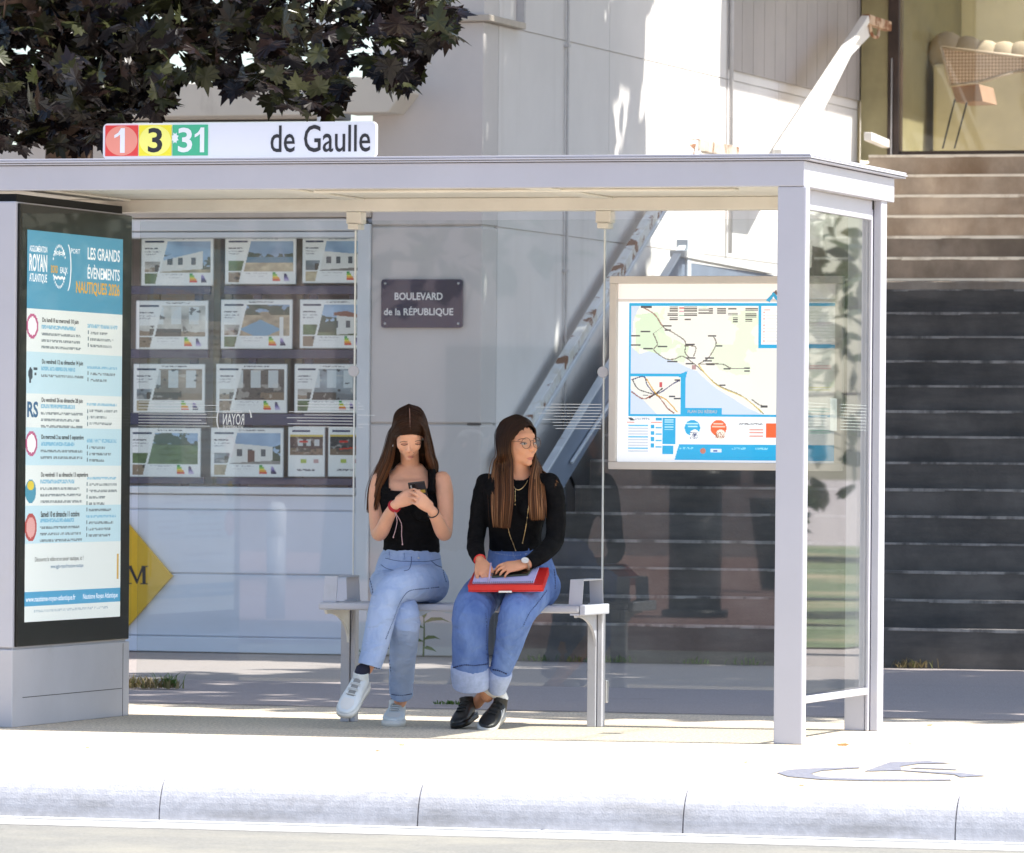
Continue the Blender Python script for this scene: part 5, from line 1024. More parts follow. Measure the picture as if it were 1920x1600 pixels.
bR = G(oc(766, 764, .9), oc(781, 767, .91), oc(794, 784, .92, .008), at(803, 808, .94), at(809, 833, .97), at(813, 854, 1.01), at(818, 871, 1.045), at(817, 889, 1.09), at(812, 934, 1.12))
bk1 = [at(728, 850, 1.0), at(724, 870, 1.05), at(722, 890, 1.1), at(720, 930, 1.12)]; bk2 = [at(808, 850, 1.0), at(810, 870, 1.05), at(812, 890, 1.1), at(812, 930, 1.12)]
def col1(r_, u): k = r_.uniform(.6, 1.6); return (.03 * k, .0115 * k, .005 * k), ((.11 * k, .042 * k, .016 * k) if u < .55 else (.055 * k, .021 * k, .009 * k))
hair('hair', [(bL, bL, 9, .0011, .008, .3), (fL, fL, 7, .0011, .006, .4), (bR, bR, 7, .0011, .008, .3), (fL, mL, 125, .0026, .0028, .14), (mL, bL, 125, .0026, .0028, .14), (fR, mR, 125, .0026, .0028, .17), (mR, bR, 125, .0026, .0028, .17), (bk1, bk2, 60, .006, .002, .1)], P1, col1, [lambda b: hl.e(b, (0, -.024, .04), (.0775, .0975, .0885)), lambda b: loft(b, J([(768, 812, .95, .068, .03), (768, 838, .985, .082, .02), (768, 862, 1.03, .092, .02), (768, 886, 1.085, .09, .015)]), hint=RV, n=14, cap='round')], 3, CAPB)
bm = NB(); tube(bm, [face(770.5, 813, .006), oc(768.5, 800, .78, .008), oc(767.5, 788, .8, .009), oc(767.5, 776, .83, .009), oc(767, 765, .9, .006)], [.0008, .0016, .002, .0022, .001], n=6); obj('parting', bm, M('scalp_skin', (.25, .13, .1), .6, var=0), P1)
bm = NB(); ell(bm, at(737, 836, .845), (.0035, .0035, .006), u=10, v=8); obj('earbud', bm, m_white, P1)
bm = NB(); d = (wl - Vector(armL[-2][:3])).normalized(); ring(bm, wl - d * .012, d, .0255, .0245, .0048); ring(bm, wl - d * .02, d, .0262, .025, .0035); obj('red_bracelet', bm, M('red_cord', (.45, .015, .03), .7, var=.1), P1)
bm = NB(); q = wl - d * .012 - UV * .024 + CAMD * .012
tube(bm, [q, q + RV * .012 - UV * .04, q + RV * .004 - UV * .085, q - RV * .004 - UV * .11], .0016, n=5); tube(bm, [q, q + RV * .03 - UV * .05, q + RV * .032 - UV * .1, q + RV * .036 - UV * .14], .0016, n=5); ell(bm, q - RV * .004 - UV * .112, (.003, .003, .005), u=8, v=6); ell(bm, q + RV * .036 - UV * .143, (.003, .003, .005), u=8, v=6); obj('bracelet_cord', bm, M('pale_pink_cord', (.55, .36, .38), .8, var=.1), P1)
bm = NB(); d = (wr - Vector(armR[-2][:3])).normalized(); ring(bm, wr - d * .018, d, .0265, .0255, .0028); obj('black_bracelet', bm, m_ink, P1)
# the telephone
PHN = thing('smartphone', 'dark smartphone held in both hands by the woman in the vest', 'phone', at(786, 918, .735)); c = at(784, 924, .80)
lx = (RV * .99 + UV * .12 + CAMD * .06).normalized(); ly = (UV * .6 + CAMD * .75 - RV * .05); ly = (ly - lx * ly.dot(lx)).normalized(); lz = lx.cross(ly)
if lz.dot(CAMD) < 0: lz = -lz
bm = NB(); obox(bm, c, lx * .0375, ly * .074, lz * .0042, .003, 2); obj('phone_body', bm, M('dark_phone_case', (.03, .028, .026), .3, var=.1, coat=.3), PHN)
bm = NB(); obox(bm, c - lx * .019 + ly * .054 + lz * .005, lx * .013, ly * .014, lz * .0012, .001, 1); cmr = obj('camera_block', bm, m_black, PHN); 
for a, b in ((-.006, .006), (-.006, -.006), (.006, 0)):
    bm = NB(); q = c - lx * (.019 - a) + ly * (.054 + b) + lz * .0068; ell(bm, q, (.0042, .0042, .0042), u=10, v=8); obj('lens', bm, m_steel if a < 0 else m_black, cmr)
bm = NB(); obox(bm, c + lx * .018 + ly * .012 + lz * .0046, lx * .014, ly * .01, lz * .0008, .0005, 1); obj('case_sticker', bm, M('yellow_sticker', (.6, .42, .06), .5, var=0), PHN)

# ------------------------------------------------------------------ second woman: black jumper, folder, glasses
P2 = thing('person', 'woman with glasses in black long-sleeved top and turned-up blue jeans holding a red folder', 'person', (-1.5, 1.0, 0), 'young women waiting on the bench')
yaw = R(39); f2 = (CAMD * math.cos(yaw) + RV * math.sin(yaw) + UV * .02).normalized(); H2 = Head(at(973, 830, .95), f2, UV - RV * .05, .885)
torso2 = J([(974, 1100, 1.06, .11, .09), (972, 1060, 1.06, .12, .095), (966, 1024, 1.035, .108, .085), (966, 990, 1.01, .112, .086), (968, 950, .99, .132, .09), (970, 922, .98, .145, .082), (971, 902, .975, .128, .062), (972, 888, .97, .075, .05)])
bust2 = [((948, 952), (.05, .045, .05)), ((992, 952), (.05, .045, .05))]
arm2L = J([(912, 908, .97, .042), (904, 932, .97, .04), (897, 975, .96, .036), (892, 1012, .93, .033), (891, 1026, .87, .033), (894, 1038, .8, .029), (899, 1050, .745, .022)])
arm2R = J([(1030, 908, .97, .043), (1038, 932, .97, .042), (1042, 975, .96, .039), (1039, 1012, .93, .036), (1026, 1030, .86, .036), (1007, 1046, .79, .03), (985, 1059, .735, .022)])
bm = NB(); H2.build(bm); loft(bm, torso2, hint=RV, n=24); loft(bm, J([(972, 898, .97, .07, .05), (973, 882, .965, .05, .047), (974, 866, .955, .045, .045), (972, 842, .95, .046, .05)]), hint=RV, n=18)
loft(bm, arm2L, hint=RV, n=16, k=5); loft(bm, arm2R, hint=RV, n=16, k=5)
w2l, w2r = Vector(arm2L[-1][:3]), Vector(arm2R[-1][:3])
t2l = hand(bm, w2l, -UV * .42 + CAMD * .55 + RV * .25, UV * .55 + CAMD * .65 - RV * .2, 1, [(.55, .9, .7), (.55, .9, .7), (.6, .95, .7), (.6, 1.0, .7)], .02, .93, thumb=(.8, .5, .2), rf=.9)
t2r = hand(bm, w2r, -RV * .93 - UV * .12 + CAMD * .25, UV * .75 + CAMD * .6, 1, [(.3, .5, .45), (.35, .55, .45), (.4, .6, .45), (.5, .6, .45)], .1, .97, thumb=(.8, .45, .35), rf=.86)
lg2R = J([(1000, 1098, 1.02, .065), (990, 1110, .83, .07), (968, 1146, .66, .055), (952, 1205, .72, .044), (925, 1275, .86, .029), (892, 1320, .92, .026)])
lg2L = J([(938, 1098, 1.02, .065), (908, 1112, .83, .07), (884, 1142, .64, .055), (884, 1200, .69, .044), (902, 1275, .79, .029), (914, 1308, .83, .027)])
loft(bm, lg2L, hint=RV, n=14); loft(bm, lg2R, hint=RV, n=14)
body = remesh(bm, .0034, 5); H2.soften(body, 14); b2 = bvh_of(body); ex = NB(); ex.from_mesh(body)
patch_on(ex, b2, [(975.5, 832.6), (980, 830.4), (985, 831), (987, 833), (981, 834.8)], .0012, 6); patch_on(ex, b2, [(1000, 831.4), (1003, 829.6), (1006.6, 830.6), (1005, 833), (1002, 833.6)], .001, 6)
patch_on(ex, b2, [(981, 831), (983.4, 830.6), (985.4, 832.6), (983, 834.4), (981, 833)], .0021, 7); patch_on(ex, b2, [(1003, 830.2), (1005, 830), (1006.2, 831.8), (1004.4, 833.2), (1003, 832)], .0018, 7)
for pl_, r_, mi in (([(974.5, 832.8), (979, 829.8), (985, 830.4), (987.5, 832.6)], .001, 3), ([(999.5, 831.4), (1003, 829.2), (1007, 830.4)], .0009, 3), ([(970.5, 826), (977, 823), (986, 823.4)], .0013, 2), ([(999, 823.6), (1003, 820.8), (1007.5, 821.6)], .0011, 2)): line_on(ex, b2, pl_, r_, mi=mi)
patch_on(ex, b2, [(986, 860.4), (990.5, 858.2), (994.5, 857), (997, 857.4), (1000, 856.4), (1001, 858), (994, 860.2)], .0012, 1); patch_on(ex, b2, [(987.5, 861), (994, 860.6), (1000.6, 858.8), (999.4, 861.6), (994.5, 863.4)], .0014, 1)
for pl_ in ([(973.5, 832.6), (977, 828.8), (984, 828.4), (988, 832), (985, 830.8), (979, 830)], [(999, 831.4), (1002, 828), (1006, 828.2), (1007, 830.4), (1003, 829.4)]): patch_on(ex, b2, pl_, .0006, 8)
patch_on(ex, b2, [(995, 849.4), (997, 848.6), (998.6, 849.4), (997, 850.2)], .0004, 5)
for p, d, n in t2l[:4] + t2r[:4]: ell(ex, p + n * .0045 - d * .002, (.0052, .0052, .0028), Matrix((d.cross(n), d, n)).transposed(), 8, 6, 4)
me = bpy.data.meshes.new('body'); ex.to_mesh(me); ex.free(); obj('body', me, [m_skin2, m_lip, m_brow, m_lash, m_nail, m_shade, m_eye, m_iris, m_lidshade], P2, True)
bm = NB(); loft(bm, [(x, y, z, a + .008, b + .008) for x, y, z, a, b in torso2[1:]], hint=RV, n=26)
for (x, y), r_ in bust2: ell(bm, at(x, y, .93), [q + .008 for q in r_])
def fat(rows, e): return [(x, y, z, a + e, b + e) for x, y, z, a, b in rows]
loft(bm, fat(arm2L, .006)[:-1] + [(*Vector(arm2L[-1][:3]).lerp(Vector(arm2L[-2][:3]), .12), .03, .03)], hint=RV, n=16, k=5, cap='flat'); loft(bm, fat(arm2R, .006)[:-1] + [(*Vector(arm2R[-1][:3]).lerp(Vector(arm2R[-2][:3]), .22), .031, .031)], hint=RV, n=16, k=5, cap='flat')
for sx in (-1, 1): loft(bm, J([(971 + sx * 20, 897, .975, .03, .045), (971 + sx * 42, 904, .975, .04, .047), (971 + sx * 58, 914, .975, .044, .047)]), hint=UV, n=14)
for rw in (arm2L, arm2R): ell(bm, rw[0][:3], (rw[0][3] + .007,) * 3)
jump = remesh(bm, .0034, 5); nk = at(973, 882, .955); bjj = bvh_of(jump)
cut(jump, lambda c: (c - nk).length > .062 and (proj(c)[1] < 1034 or c.y < .93)); displace(jump, .003, 9, (1, 1, 2.0), 4); jo2 = obj('jumper', jump, m_blacktop, P2, True); bm = NB(); line_on(bm, bjj, [(950, 890), (955, 900), (963, 907), (973, 909.5), (984, 906.5), (992, 899), (997, 889)], .0036, 5, 0); obj('hem', bm, m_blacktop, jo2, True)
bm = NB(); loft(bm, J([(967, 1016, 1.035, .109, .088), (968, 1038, 1.045, .13, .102), (974, 1070, 1.05, .155, .122), (976, 1100, 1.05, .168, .13), (976, 1118, 1.05, .158, .12)]), hint=RV, n=28)
loft(bm, J([(1012, 1100, 1.03, .094), (996, 1112, .85, .09), (974, 1140, .68, .082), (962, 1175, .67, .072), (952, 1215, .7, .06), (940, 1250, .74, .05, .06), (935, 1262, .755, .046, .058)]), hint=RV, n=22, k=5, cup=(.07, .006))
jr = remesh(bm, .0034, 5); displace(jr, .0035, 9, (1.2, 1, 1.8), 15, lambda c: .4 + .8 * max(0, 1 - abs(c.z - .5) / .16))
bm = NB(); loft(bm, J([(930, 1100, 1.03, .094), (906, 1114, .85, .09), (886, 1142, .66, .086), (882, 1175, .645, .081), (881, 1215, .67, .08), (882, 1250, .7, .081, .078), (882, 1262, .71, .082, .078)]), hint=RV, n=22, k=5, cup=(.07, .006))
jl = remesh(bm, .0034, 5); displace(jl, .0035, 9, (1.2, 1, 1.4), 25, lambda c: .4 + .8 * max(0, 1 - abs(c.z - .5) / .16))
jm = joined([jr, jl]); bj = bvh_of(jm); jo = obj('jeans', jm, m_jean2, P2, True)
def cuff(rows, lab):
    bm = NB(); loft(bm, J(rows), hint=RV, n=28, k=4, cup=(.05, .005), cap='flat'); me = remesh(bm, .0032, 3); displace(me, .004, 9, (1, 1, .6), 7); return obj('jeans_cuff', me, m_cuff, jo, True, label=lab)
cuff([(882, 1247, .7, .082, .079), (882, 1256, .708, .0865, .083), (883, 1272, .724, .086, .082), (883, 1287, .738, .083, .08)], 'wide pale turned-up hem'); cuff([(939, 1256, .748, .05, .06), (937, 1263, .756, .054, .064), (933, 1278, .775, .048, .06), (930, 1292, .795, .042, .055)], 'narrow pale turned-up hem')
bm = NB(); dotted(bm, bj, [(910, 1150), (912, 1180), (911, 1210), (914, 1243)], .0024); dotted(bm, bj, [(926, 1142), (925, 1180), (923, 1215), (922, 1250)], .0021); dotted(bm, bj, [(1024, 1108), (1008, 1130), (992, 1150), (980, 1175)], .0021, 4); dotted(bm, bj, [(1038, 1068), (1040, 1085), (1040, 1105)], .0024, 5)
dotted(bm, bj, [(850, 1252), (870, 1247), (890, 1248), (914, 1245)], .0033, 4, .7); dotted(bm, bj, [(924, 1256), (936, 1258), (950, 1264)], .0033, 4, .7)
obj('seam', bm, m_stitch2, jo); bm = NB(); dotted(bm, bj, [(928, 1037), (950, 1041), (975, 1041), (1005, 1034)], .0021, 3); dotted(bm, bj, [(960, 1030), (966, 1048), (985, 1050)], .0019, 3)
obj('light_seam', bm, m_stitchl, jo)
for x in (940, 966, 990, 1008):
    bm = NB(); line_on(bm, bj, [(x, 1023), (x + 1, 1036)], .003); obj('belt_loop', bm, m_jean2, jo)
k_up = M('black_leather', (.012, .012, .012), .4, var=.2, vs=12); k_so = M('pale_grey_rubber', (.55, .53, .5), .5, var=.1, vs=9)
def gz(x, y, Y): v_ = at(x, y, Y); return v_
sneaker(P2, gz(888, 1346, .95), gz(862, 1364, .735), UV * .95 - RV * .25 + CAMD * .1, 'all black trainer tilted on its edge', (k_up, m_black, k_up, k_up, k_up), lace=True)
sneaker(P2, gz(938, 1344, .9), gz(912, 1369, .70), UV * .85 + RV * .1 + CAMD * .35, 'black trainer with three white stripes', (k_up, k_so, k_up, k_up, k_up), lace=True, stripes=(-1, m_white), sock=(at(908, 1290, .81), m_white))
hl = H2
fN = G(hl(-.004, .078, .085), hl(.025, .08, .078), hl(.052, .066, .062), hl(.071, .038, .03), hl(.077, .024, -.03), at(960.5, 866, .90), at(961, 890, .885), at(962, 925, .862), at(959, 960, .855), at(955, 992, .855))
bN = G(hl(-.004, -.075, .11), hl(.04, -.09, .095), hl(.07, -.09, .05), hl(.086, -.075, 0), hl(.092, -.06, -.06), at(926, 866, .96), at(922, 890, .93), at(921, 925, .9), at(922, 960, .88), at(925, 990, .88))
fF = G(hl(-.004, .078, .085), hl(-.03, .08, .075), hl(-.055, .064, .058), hl(-.074, .04, .03), hl(-.08, .028, -.03), at(1001, 866, .93), at(996, 890, .9), at(993, 925, .875), at(994, 950, .87), at(996, 976, .87))
bF = G(hl(-.004, -.075, .11), hl(-.04, -.09, .095), hl(-.07, -.09, .05), hl(-.086, -.075, 0), hl(-.092, -.06, -.06), at(1008, 866, 1.0), at(1014, 890, .97), at(1019, 925, .9), at(1021, 950, .885), at(1020, 976, .885))
cb = NB(); hl.e(cb, (0, -.024, .04), (.0785, .0985, .0895)); CAPB2 = BVHTree.FromBMesh(cb); cb.free()
def mid(a_, b_): return [a.lerp(b, .5) + (a.lerp(b, .5) - hl(0, -.01, .03)).normalized() * (.026 if i in (1, 2, 3) else {4: .021, 5: .013, 6: .006}.get(i, .0)) - (Vector((0, .012, 0)) if i > 5 else Vector((0, 0, 0))) for i, (a, b) in enumerate(zip(a_, b_))]
mN, mF = mid(fN, bN), mid(fF, bF); mN[0] = hl(-.004, .01, .132); mF[0] = hl(-.004, .01, .132)
bk1 = [at(935, 860, 1.02), at(932, 890, 1.07), at(930, 930, 1.09), at(932, 980, 1.1)]; bk2 = [at(1006, 860, 1.02), at(1020, 890, 1.07), at(1030, 925, 1.08), at(1030, 960, 1.09)]
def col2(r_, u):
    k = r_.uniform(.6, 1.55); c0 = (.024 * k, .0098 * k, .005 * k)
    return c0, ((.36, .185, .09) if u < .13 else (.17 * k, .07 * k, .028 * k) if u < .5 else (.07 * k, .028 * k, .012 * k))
bs1 = [hl(-.05, -.08, .05), hl(-.06, -.09, 0), hl(-.07, -.08, -.06), at(1020, 885, 1.02), at(1034, 893, .97), at(1046, 903, .94)]; bs2 = [hl(-.05, -.085, .05), hl(-.065, -.09, 0), hl(-.075, -.085, -.06), at(1022, 889, 1.02), at(1036, 899, .955), at(1042, 915, .93)]
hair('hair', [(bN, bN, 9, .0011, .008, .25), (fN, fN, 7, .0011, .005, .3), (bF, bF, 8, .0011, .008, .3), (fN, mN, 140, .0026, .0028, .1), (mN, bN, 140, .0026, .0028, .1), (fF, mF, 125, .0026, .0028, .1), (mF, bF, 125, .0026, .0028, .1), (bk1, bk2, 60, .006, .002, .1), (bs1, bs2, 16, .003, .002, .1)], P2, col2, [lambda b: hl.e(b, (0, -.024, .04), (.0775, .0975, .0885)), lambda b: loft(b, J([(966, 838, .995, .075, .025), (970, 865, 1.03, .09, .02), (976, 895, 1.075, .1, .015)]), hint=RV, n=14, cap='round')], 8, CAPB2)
# glasses
bm = NB()
for q in (1, -1):
    ring(bm, hl(q * .034, .103 - .006, -.004), hl.f + hl.x * q * .12, .0255 * .9, .0265 * .9, .0012, hint=hl.x, n=32)
tube(bm, [hl(.011, .1, .004), hl(0, .104, .008), hl(-.011, .1, .004)], .0012, n=6)
for q in (1, -1): tube(bm, [hl(q * .06, .094, .004), hl(q * .074, .05, .006), hl(q * .078, 0, .002)], .0011, n=6)
gl = obj('glasses', bm, M('brown_gold_frame', (.12, .07, .045), .3, .7, var=.1), P2, True)
for q in (1, -1):
    bm = NB(); c = hl(q * .034, .0972, -.004); s, u = frame_of(hl.f + hl.x * q * .12, hl.x); bm.faces.new([bm.verts.new(c + s * .0225 * math.cos(t) + u * .0235 * math.sin(t)) for t in np.linspace(0, 2 * math.pi, 28)[:-1]]); obj('lens', bm, glassmat('spectacle_lens', (.9, .87, .85), 1.5, 1.2, .01) if q == 1 else bpy.data.materials['spectacle_lens'], gl)
# jewellery
bj2 = bvh_of(joined([jump, body])); bm = NB(); line_on(bm, bj2, [(961, 905), (964, 915), (970, 919), (977, 917), (984, 910), (989, 901)], .0019, 5, .002); line_on(bm, bj2, [(966, 916), (965.5, 928), (965, 942)], .0016, 4, .002)
for y in (922, 930, 938, 946): h = hit(bj2, 965.4, y, .002); ell(bm, h, (.003, .003, .004), u=8, v=6) if h else None
obj('necklace', bm, m_gold, P2, True); bm = NB()
pts = [(952, 985), (954, 998), (958, 1010), (962, 1020), (966, 1032)]; p2 = [(993, 915), (992, 940), (988, 970), (984, 995), (979, 1018)]
bj3 = bvh_of(joined([jump, jm]))
for q in (pts, p2): line_on(bm, bj3, q, .0014, 6, .002)
for x, y in pts[1:] + p2 + [(986, 983), (990, 955)]:
    h = hit(bj3, x, y, .002)
    if h: ell(bm, h, (.0028, .0028, .0036), u=8, v=6)
obj('long_necklace', bm, m_gold, P2, True)
bm = NB(); d = (w2r - Vector(arm2R[-2][:3])).normalized(); ring(bm, w2r + d * .004, d, .026, .0235, .005); wt = obj('watch', bm, M('tan_strap', (.35, .22, .15), .6, var=.1), P2, True)
bm = NB(); nU = (UV * .75 + CAMD * .6).normalized(); c = w2r + d * .004 + nU * .026; s, u = frame_of(nU, d); rg = [[bm.verts.new(c + s * .0165 * math.cos(t) + u * .0165 * math.sin(t) + nU * z) for t in np.linspace(0, 2 * math.pi, 21)[:-1]] for z in (-.003, .004)]
for i in range(20): bm.faces.new((rg[0][i], rg[0][(i + 1) % 20], rg[1][(i + 1) % 20], rg[1][i]))
bm.faces.new(rg[1]); obj('watch_face', bm, M('white_dial', (.75, .73, .7), .25, var=0), wt)
bm = NB(); d = (w2l - Vector(arm2L[-2][:3])).normalized(); ring(bm, w2l + d * .004, d, .0265, .0245, .003); obj('red_bracelet', bm, m_red, P2, True)
# folder, spiral notebook, telephone and pen on her lap
def slab(name, cs, th, mat, parent, bev=.001):
    cs = [Vector(c) for c in cs]; n = (cs[1] - cs[0]).cross(cs[3] - cs[0]).normalized(); n = n if n.z > 0 else -n; bm = NB(); prism(bm, [c - n * th for c in cs], n * th); bmesh.ops.bevel(bm, geom=bm.edges[:], offset=bev, segments=1, affect='EDGES'); return obj(name, bm, mat, parent), n
FO = thing('folder', 'red plastic folder lying on the lap under a spiral notebook', 'folder', at(950, 1108, .65))
FC = [at(876, 1098, .61), at(1016, 1097, .61), at(1027, 1064, .8), at(890, 1068, .8)]
FF = [FC[0] - UV * .002, FC[1] - UV * .002]
o_, n_ = slab('cover', FC, .006, m_red, FO); e_ = Vector((0, 0, 0)); slab('cover', [c - n_ * .026 for c in FC], .005, m_red, FO); bm = NB(); C2 = [c - n_ * .0245 for c in FC]; cx = sum(C2, Vector()) / 4; C2 = [c + (cx - c) * .07 for c in C2]; slab('paper', [c + n_ * .018 for c in C2], .018, M('folder_paper', (.7, .68, .66), .8, var=.05), FO)
bm = NB(); a_, b_ = FC[0] - n_ * .0, FC[1]; q0 = at(932, 1104, .618); obox(bm, FC[0].lerp(FC[1], .5) - n_ * .0285 + (FC[0] - FC[3]) * .01 + (FC[0] - FC[3]).normalized() * .002, (FC[1] - FC[0]).normalized() * .03, (FC[0] - FC[3]).normalized() * .001, n_ * .004); obj('label_strip', bm, m_white, FO); bm = NB(); fd = (FC[0] - FC[3]).normalized(); obox(bm, FC[0].lerp(FC[1], .5) - n_ * .0155 - fd * .004, (FC[1] - FC[0]) * .496, fd * .002, n_ * .0095); obj('flap', bm, m_red, FO)
bm = NB(); 
for k in range(14): p = FC[1].lerp(FC[2], (k + .5) / 14) - n_ * .015; obox(bm, p, (FC[1] - FC[0]).normalized() * .003, (FC[2] - FC[1]).normalized() * .004, n_ * .015)
obj('spine_rib', bm, m_red, FO)
NBK = thing('notebook', 'lilac spiral notebook lying open side up on the red folder', 'notebook', at(945, 1090, .68))
NC = [at(885, 1096, .63), at(1000, 1094, .63), at(1010, 1066, .79), at(893, 1068, .79)]; NC = [c + n_ * .006 for c in NC]
o_, n2 = slab('cover', NC, .007, M('lilac_cover', (.52, .5, .78), .5, var=.04, vs=6), NBK); bm = NB()
for k in range(30): p = NC[0].lerp(NC[1], (k + .5) / 30); ring(bm, p - n2 * .003 + (NC[3] - NC[0]).normalized() * .002, (NC[1] - NC[0]).normalized(), .006, .006, .0013, hint=n2, n=12, m=5)
obj('spiral', bm, m_ink, NBK)
TP = thing('smartphone', 'dark green cased phone lying flat on the lilac notebook under the hands', 'phone', at(950, 1075, .7))
TC = [NC[0].lerp(NC[1], .3).lerp(NC[3].lerp(NC[2], .3), .3), NC[0].lerp(NC[1], .88).lerp(NC[3].lerp(NC[2], .88), .42), NC[0].lerp(NC[1], .92).lerp(NC[3].lerp(NC[2], .92), .85), NC[0].lerp(NC[1], .3).lerp(NC[3].lerp(NC[2], .3), .75)]
slab('phone_case', [c + n2 * .009 for c in TC], .008, M('dark_green_case', (.05, .06, .03), .35, var=.1), TP, .002); slab('screen', [c.lerp(sum(TC, Vector()) / 4, .06) + n2 * .0096 for c in TC], .0005, m_black, TP, .0001)
PN = thing('pen', 'thin lilac pen held between the hands over the notebook', 'pen', at(918, 1085, .66)); bm = NB(); tube(bm, [at(920, 1056, .70), at(916, 1089, .645)], .0034, n=8, k=1); obj('barrel', bm, M('lilac_pen', (.55, .42, .6), .35, var=0), PN); bm = NB(); tube(bm, [at(916, 1089, .645), at(915.5, 1093, .64)], [.003, .0008], n=8, k=1); obj('tip', bm, m_steel, PN)
# ================================================================== plants
def leaf_mesh(bm, c, R_, s, pts, bend=.25, mi=0):
    vs_ = [bm.verts.new(c + R_ @ Vector((x * s, y * s, -bend * s * (x * x) * 2.2 - .15 * s * y * y))) for x, y in pts]
    cv = bm.verts.new(c + R_ @ Vector((0, .32 * s, 0))); n = len(vs_)
    for i in range(n): f = bm.faces.new((cv, vs_[i], vs_[(i + 1) % n])); f.material_index = mi; f.smooth = False
MAPLE = [(0, -.02), (.1, .06), (.36, -.06), (.33, .08), (.5, .16), (.4, .24), (.52, .42), (.34, .4), (.3, .5), (.2, .46), (.24, .68), (.12, .66), (0, 1.0)]
MAPLE = MAPLE + [(-x, y) for x, y in MAPLE[-2:0:-1]]
def rrot(rnd, tilt=.9):
    e = Matrix.Rotation(rnd.uniform(0, 6.283), 3, 'Z') @ Matrix.Rotation(rnd.gauss(0, tilt), 3, 'X') @ Matrix.Rotation(rnd.gauss(0, tilt * .6), 3, 'Y'); return e
def leafmat(name, c1, c2, c3, rough=.4, trans=.25, c4=None):
    m = bpy.data.materials.new(name); m.use_nodes = True; n = m.node_tree.nodes; l = m.node_tree.links; b = n['Principled BSDF']; b.inputs['Roughness'].default_value = rough
    g = n.new('ShaderNodeNewGeometry'); rp = n.new('ShaderNodeValToRGB'); e = rp.color_ramp.elements; e[0].color = (*c1, 1); e[1].color = (*c3, 1); k = e.new(.55); k.color = (*c2, 1)
    if c4: e[-1].position = .8; k = e.new(.86); k.color = (*c4, 1)
    l.new(g.outputs['Random Per Island'], rp.inputs[0]); l.new(rp.outputs[0], b.inputs['Base Color'])
    t = n.new('ShaderNodeBsdfTranslucent'); mx = n.new('ShaderNodeMixShader'); mx.inputs[0].default_value = trans; l.new(rp.outputs[0], t.inputs[0]); l.new(b.outputs[0], mx.inputs[1]); l.new(t.outputs[0], mx.inputs[2])
    l.new(mx.outputs[0], n['Material Output'].inputs[0]); return m
m_bark = M('brown_bark', (.11, .07, .05), .9, var=.35, vs=14, bump=.6, bs=30, stretch=(1, 1, .25))
m_maple = leafmat('purple_maple_leaf', (.005, .004, .004), (.02, .011, .009), (.03, .035, .01), .25, .3, (.05, .055, .022))
m_green = leafmat('green_leaf', (.03, .06, .015), (.05, .09, .025), (.08, .12, .03), .45, .35)
rn = random.Random(5)
MT = thing('maple_tree', 'dark purple leaved maple hanging over the shelter roof behind the stop sign', 'tree', (-5.45, 5.6, 0))
bm = NB(); tr = [(-5.45, 5.6, -.1, .17), (-5.42, 5.58, 1.2, .145), (-5.36, 5.5, 2.4, .13), (-5.3, 5.4, 3.2, .12), (-5.2, 5.3, 4.5, .1), (-5.1, 5.2, 6.5, .05)]
loft(bm, [(*p, p[3]) for p in tr], n=14); obj('trunk', bm, m_bark, MT)
bm = NB(); limbs = []
for (z, tip) in ((2.75, (-3.9, 4.6, 3.45)), (3.0, (-3.2, 4.9, 3.75)), (2.9, (-6.6, 5.0, 3.4)), (3.2, (-4.4, 3.9, 4.0)), (3.4, (-3.0, 5.2, 4.6)), (3.1, (-5.0, 3.6, 3.5)), (3.6, (-6.4, 6.4, 4.6)), (4.0, (-4.6, 7.0, 5.0))):
    b0 = Vector((-5.38, 5.5, z)); t = Vector(tip); mid = b0.lerp(t, .5) + Vector((0, 0, .18)); tube(bm, [b0, mid, t], [.06, .035, .012], n=8); limbs.append((b0, mid, t))
    for k in range(3):
        s = mid.lerp(t, k / 3); q = s + Vector((rn.uniform(-.4, .6), rn.uniform(-.6, .3), rn.uniform(-.35, .15))); tube(bm, [s, s.lerp(q, .5) + Vector((0, 0, .05)), q], [.016, .01, .004], n=5)
obj('limb', bm, m_bark, MT)
bm = NB()
def put_leaf(c, s): leaf_mesh(bm, c, rrot(rn, .75) @ Matrix.Rotation(R(70 + rn.uniform(-45, 40)), 3, 'X') if rn.random() < .6 else rrot(rn, .6), s, MAPLE)
# underside of the crown as the photograph shows it: how low the leaves hang along its width
edge = [(-60, 300), (0, 292), (60, 300), (150, 296), (190, 285), (235, 240), (310, 230), (325, 175), (420, 160), (440, 195), (500, 215), (560, 232), (600, 228), (645, 215), (630, 165), (690, 130), (720, 175), (760, 190), (783, 165), (790, 100), (800, 112), (840, 95), (852, 85), (835, 40), (800, 0)]
ex = [e[0] for e in edge]
def low(px):
    b = -999
    for (x0, y0), (x1, y1) in zip(edge, edge[1:]):
        if min(x0, x1) <= px <= max(x0, x1) and x0 != x1: b = max(b, y0 + (y1 - y0) * (px - x0) / (x1 - x0))
    return b
cnt = 0
while cnt < 2700:
    px = rn.uniform(-120, 852); py = rn.uniform(-160, 300); l = low(max(-59, px)); 
    if py > l - 14: continue
    # thinner towards the tip and near the lower edge
    dens = 1.0 if px < 520 else .8
    hole = noise.noise(Vector((px / 60, py / 45, 3.1)))
    if hole > (.17 if px > 240 else .36) and py > -20: continue
    if rn.random() > dens: continue
    Y = 5.2 + rn.gauss(0, .75) - (.4 if px > 500 else 0); put_leaf(at(px, py, Y) + Vector((0, 0, .03)), rn.uniform(.1, .185)); cnt += 1
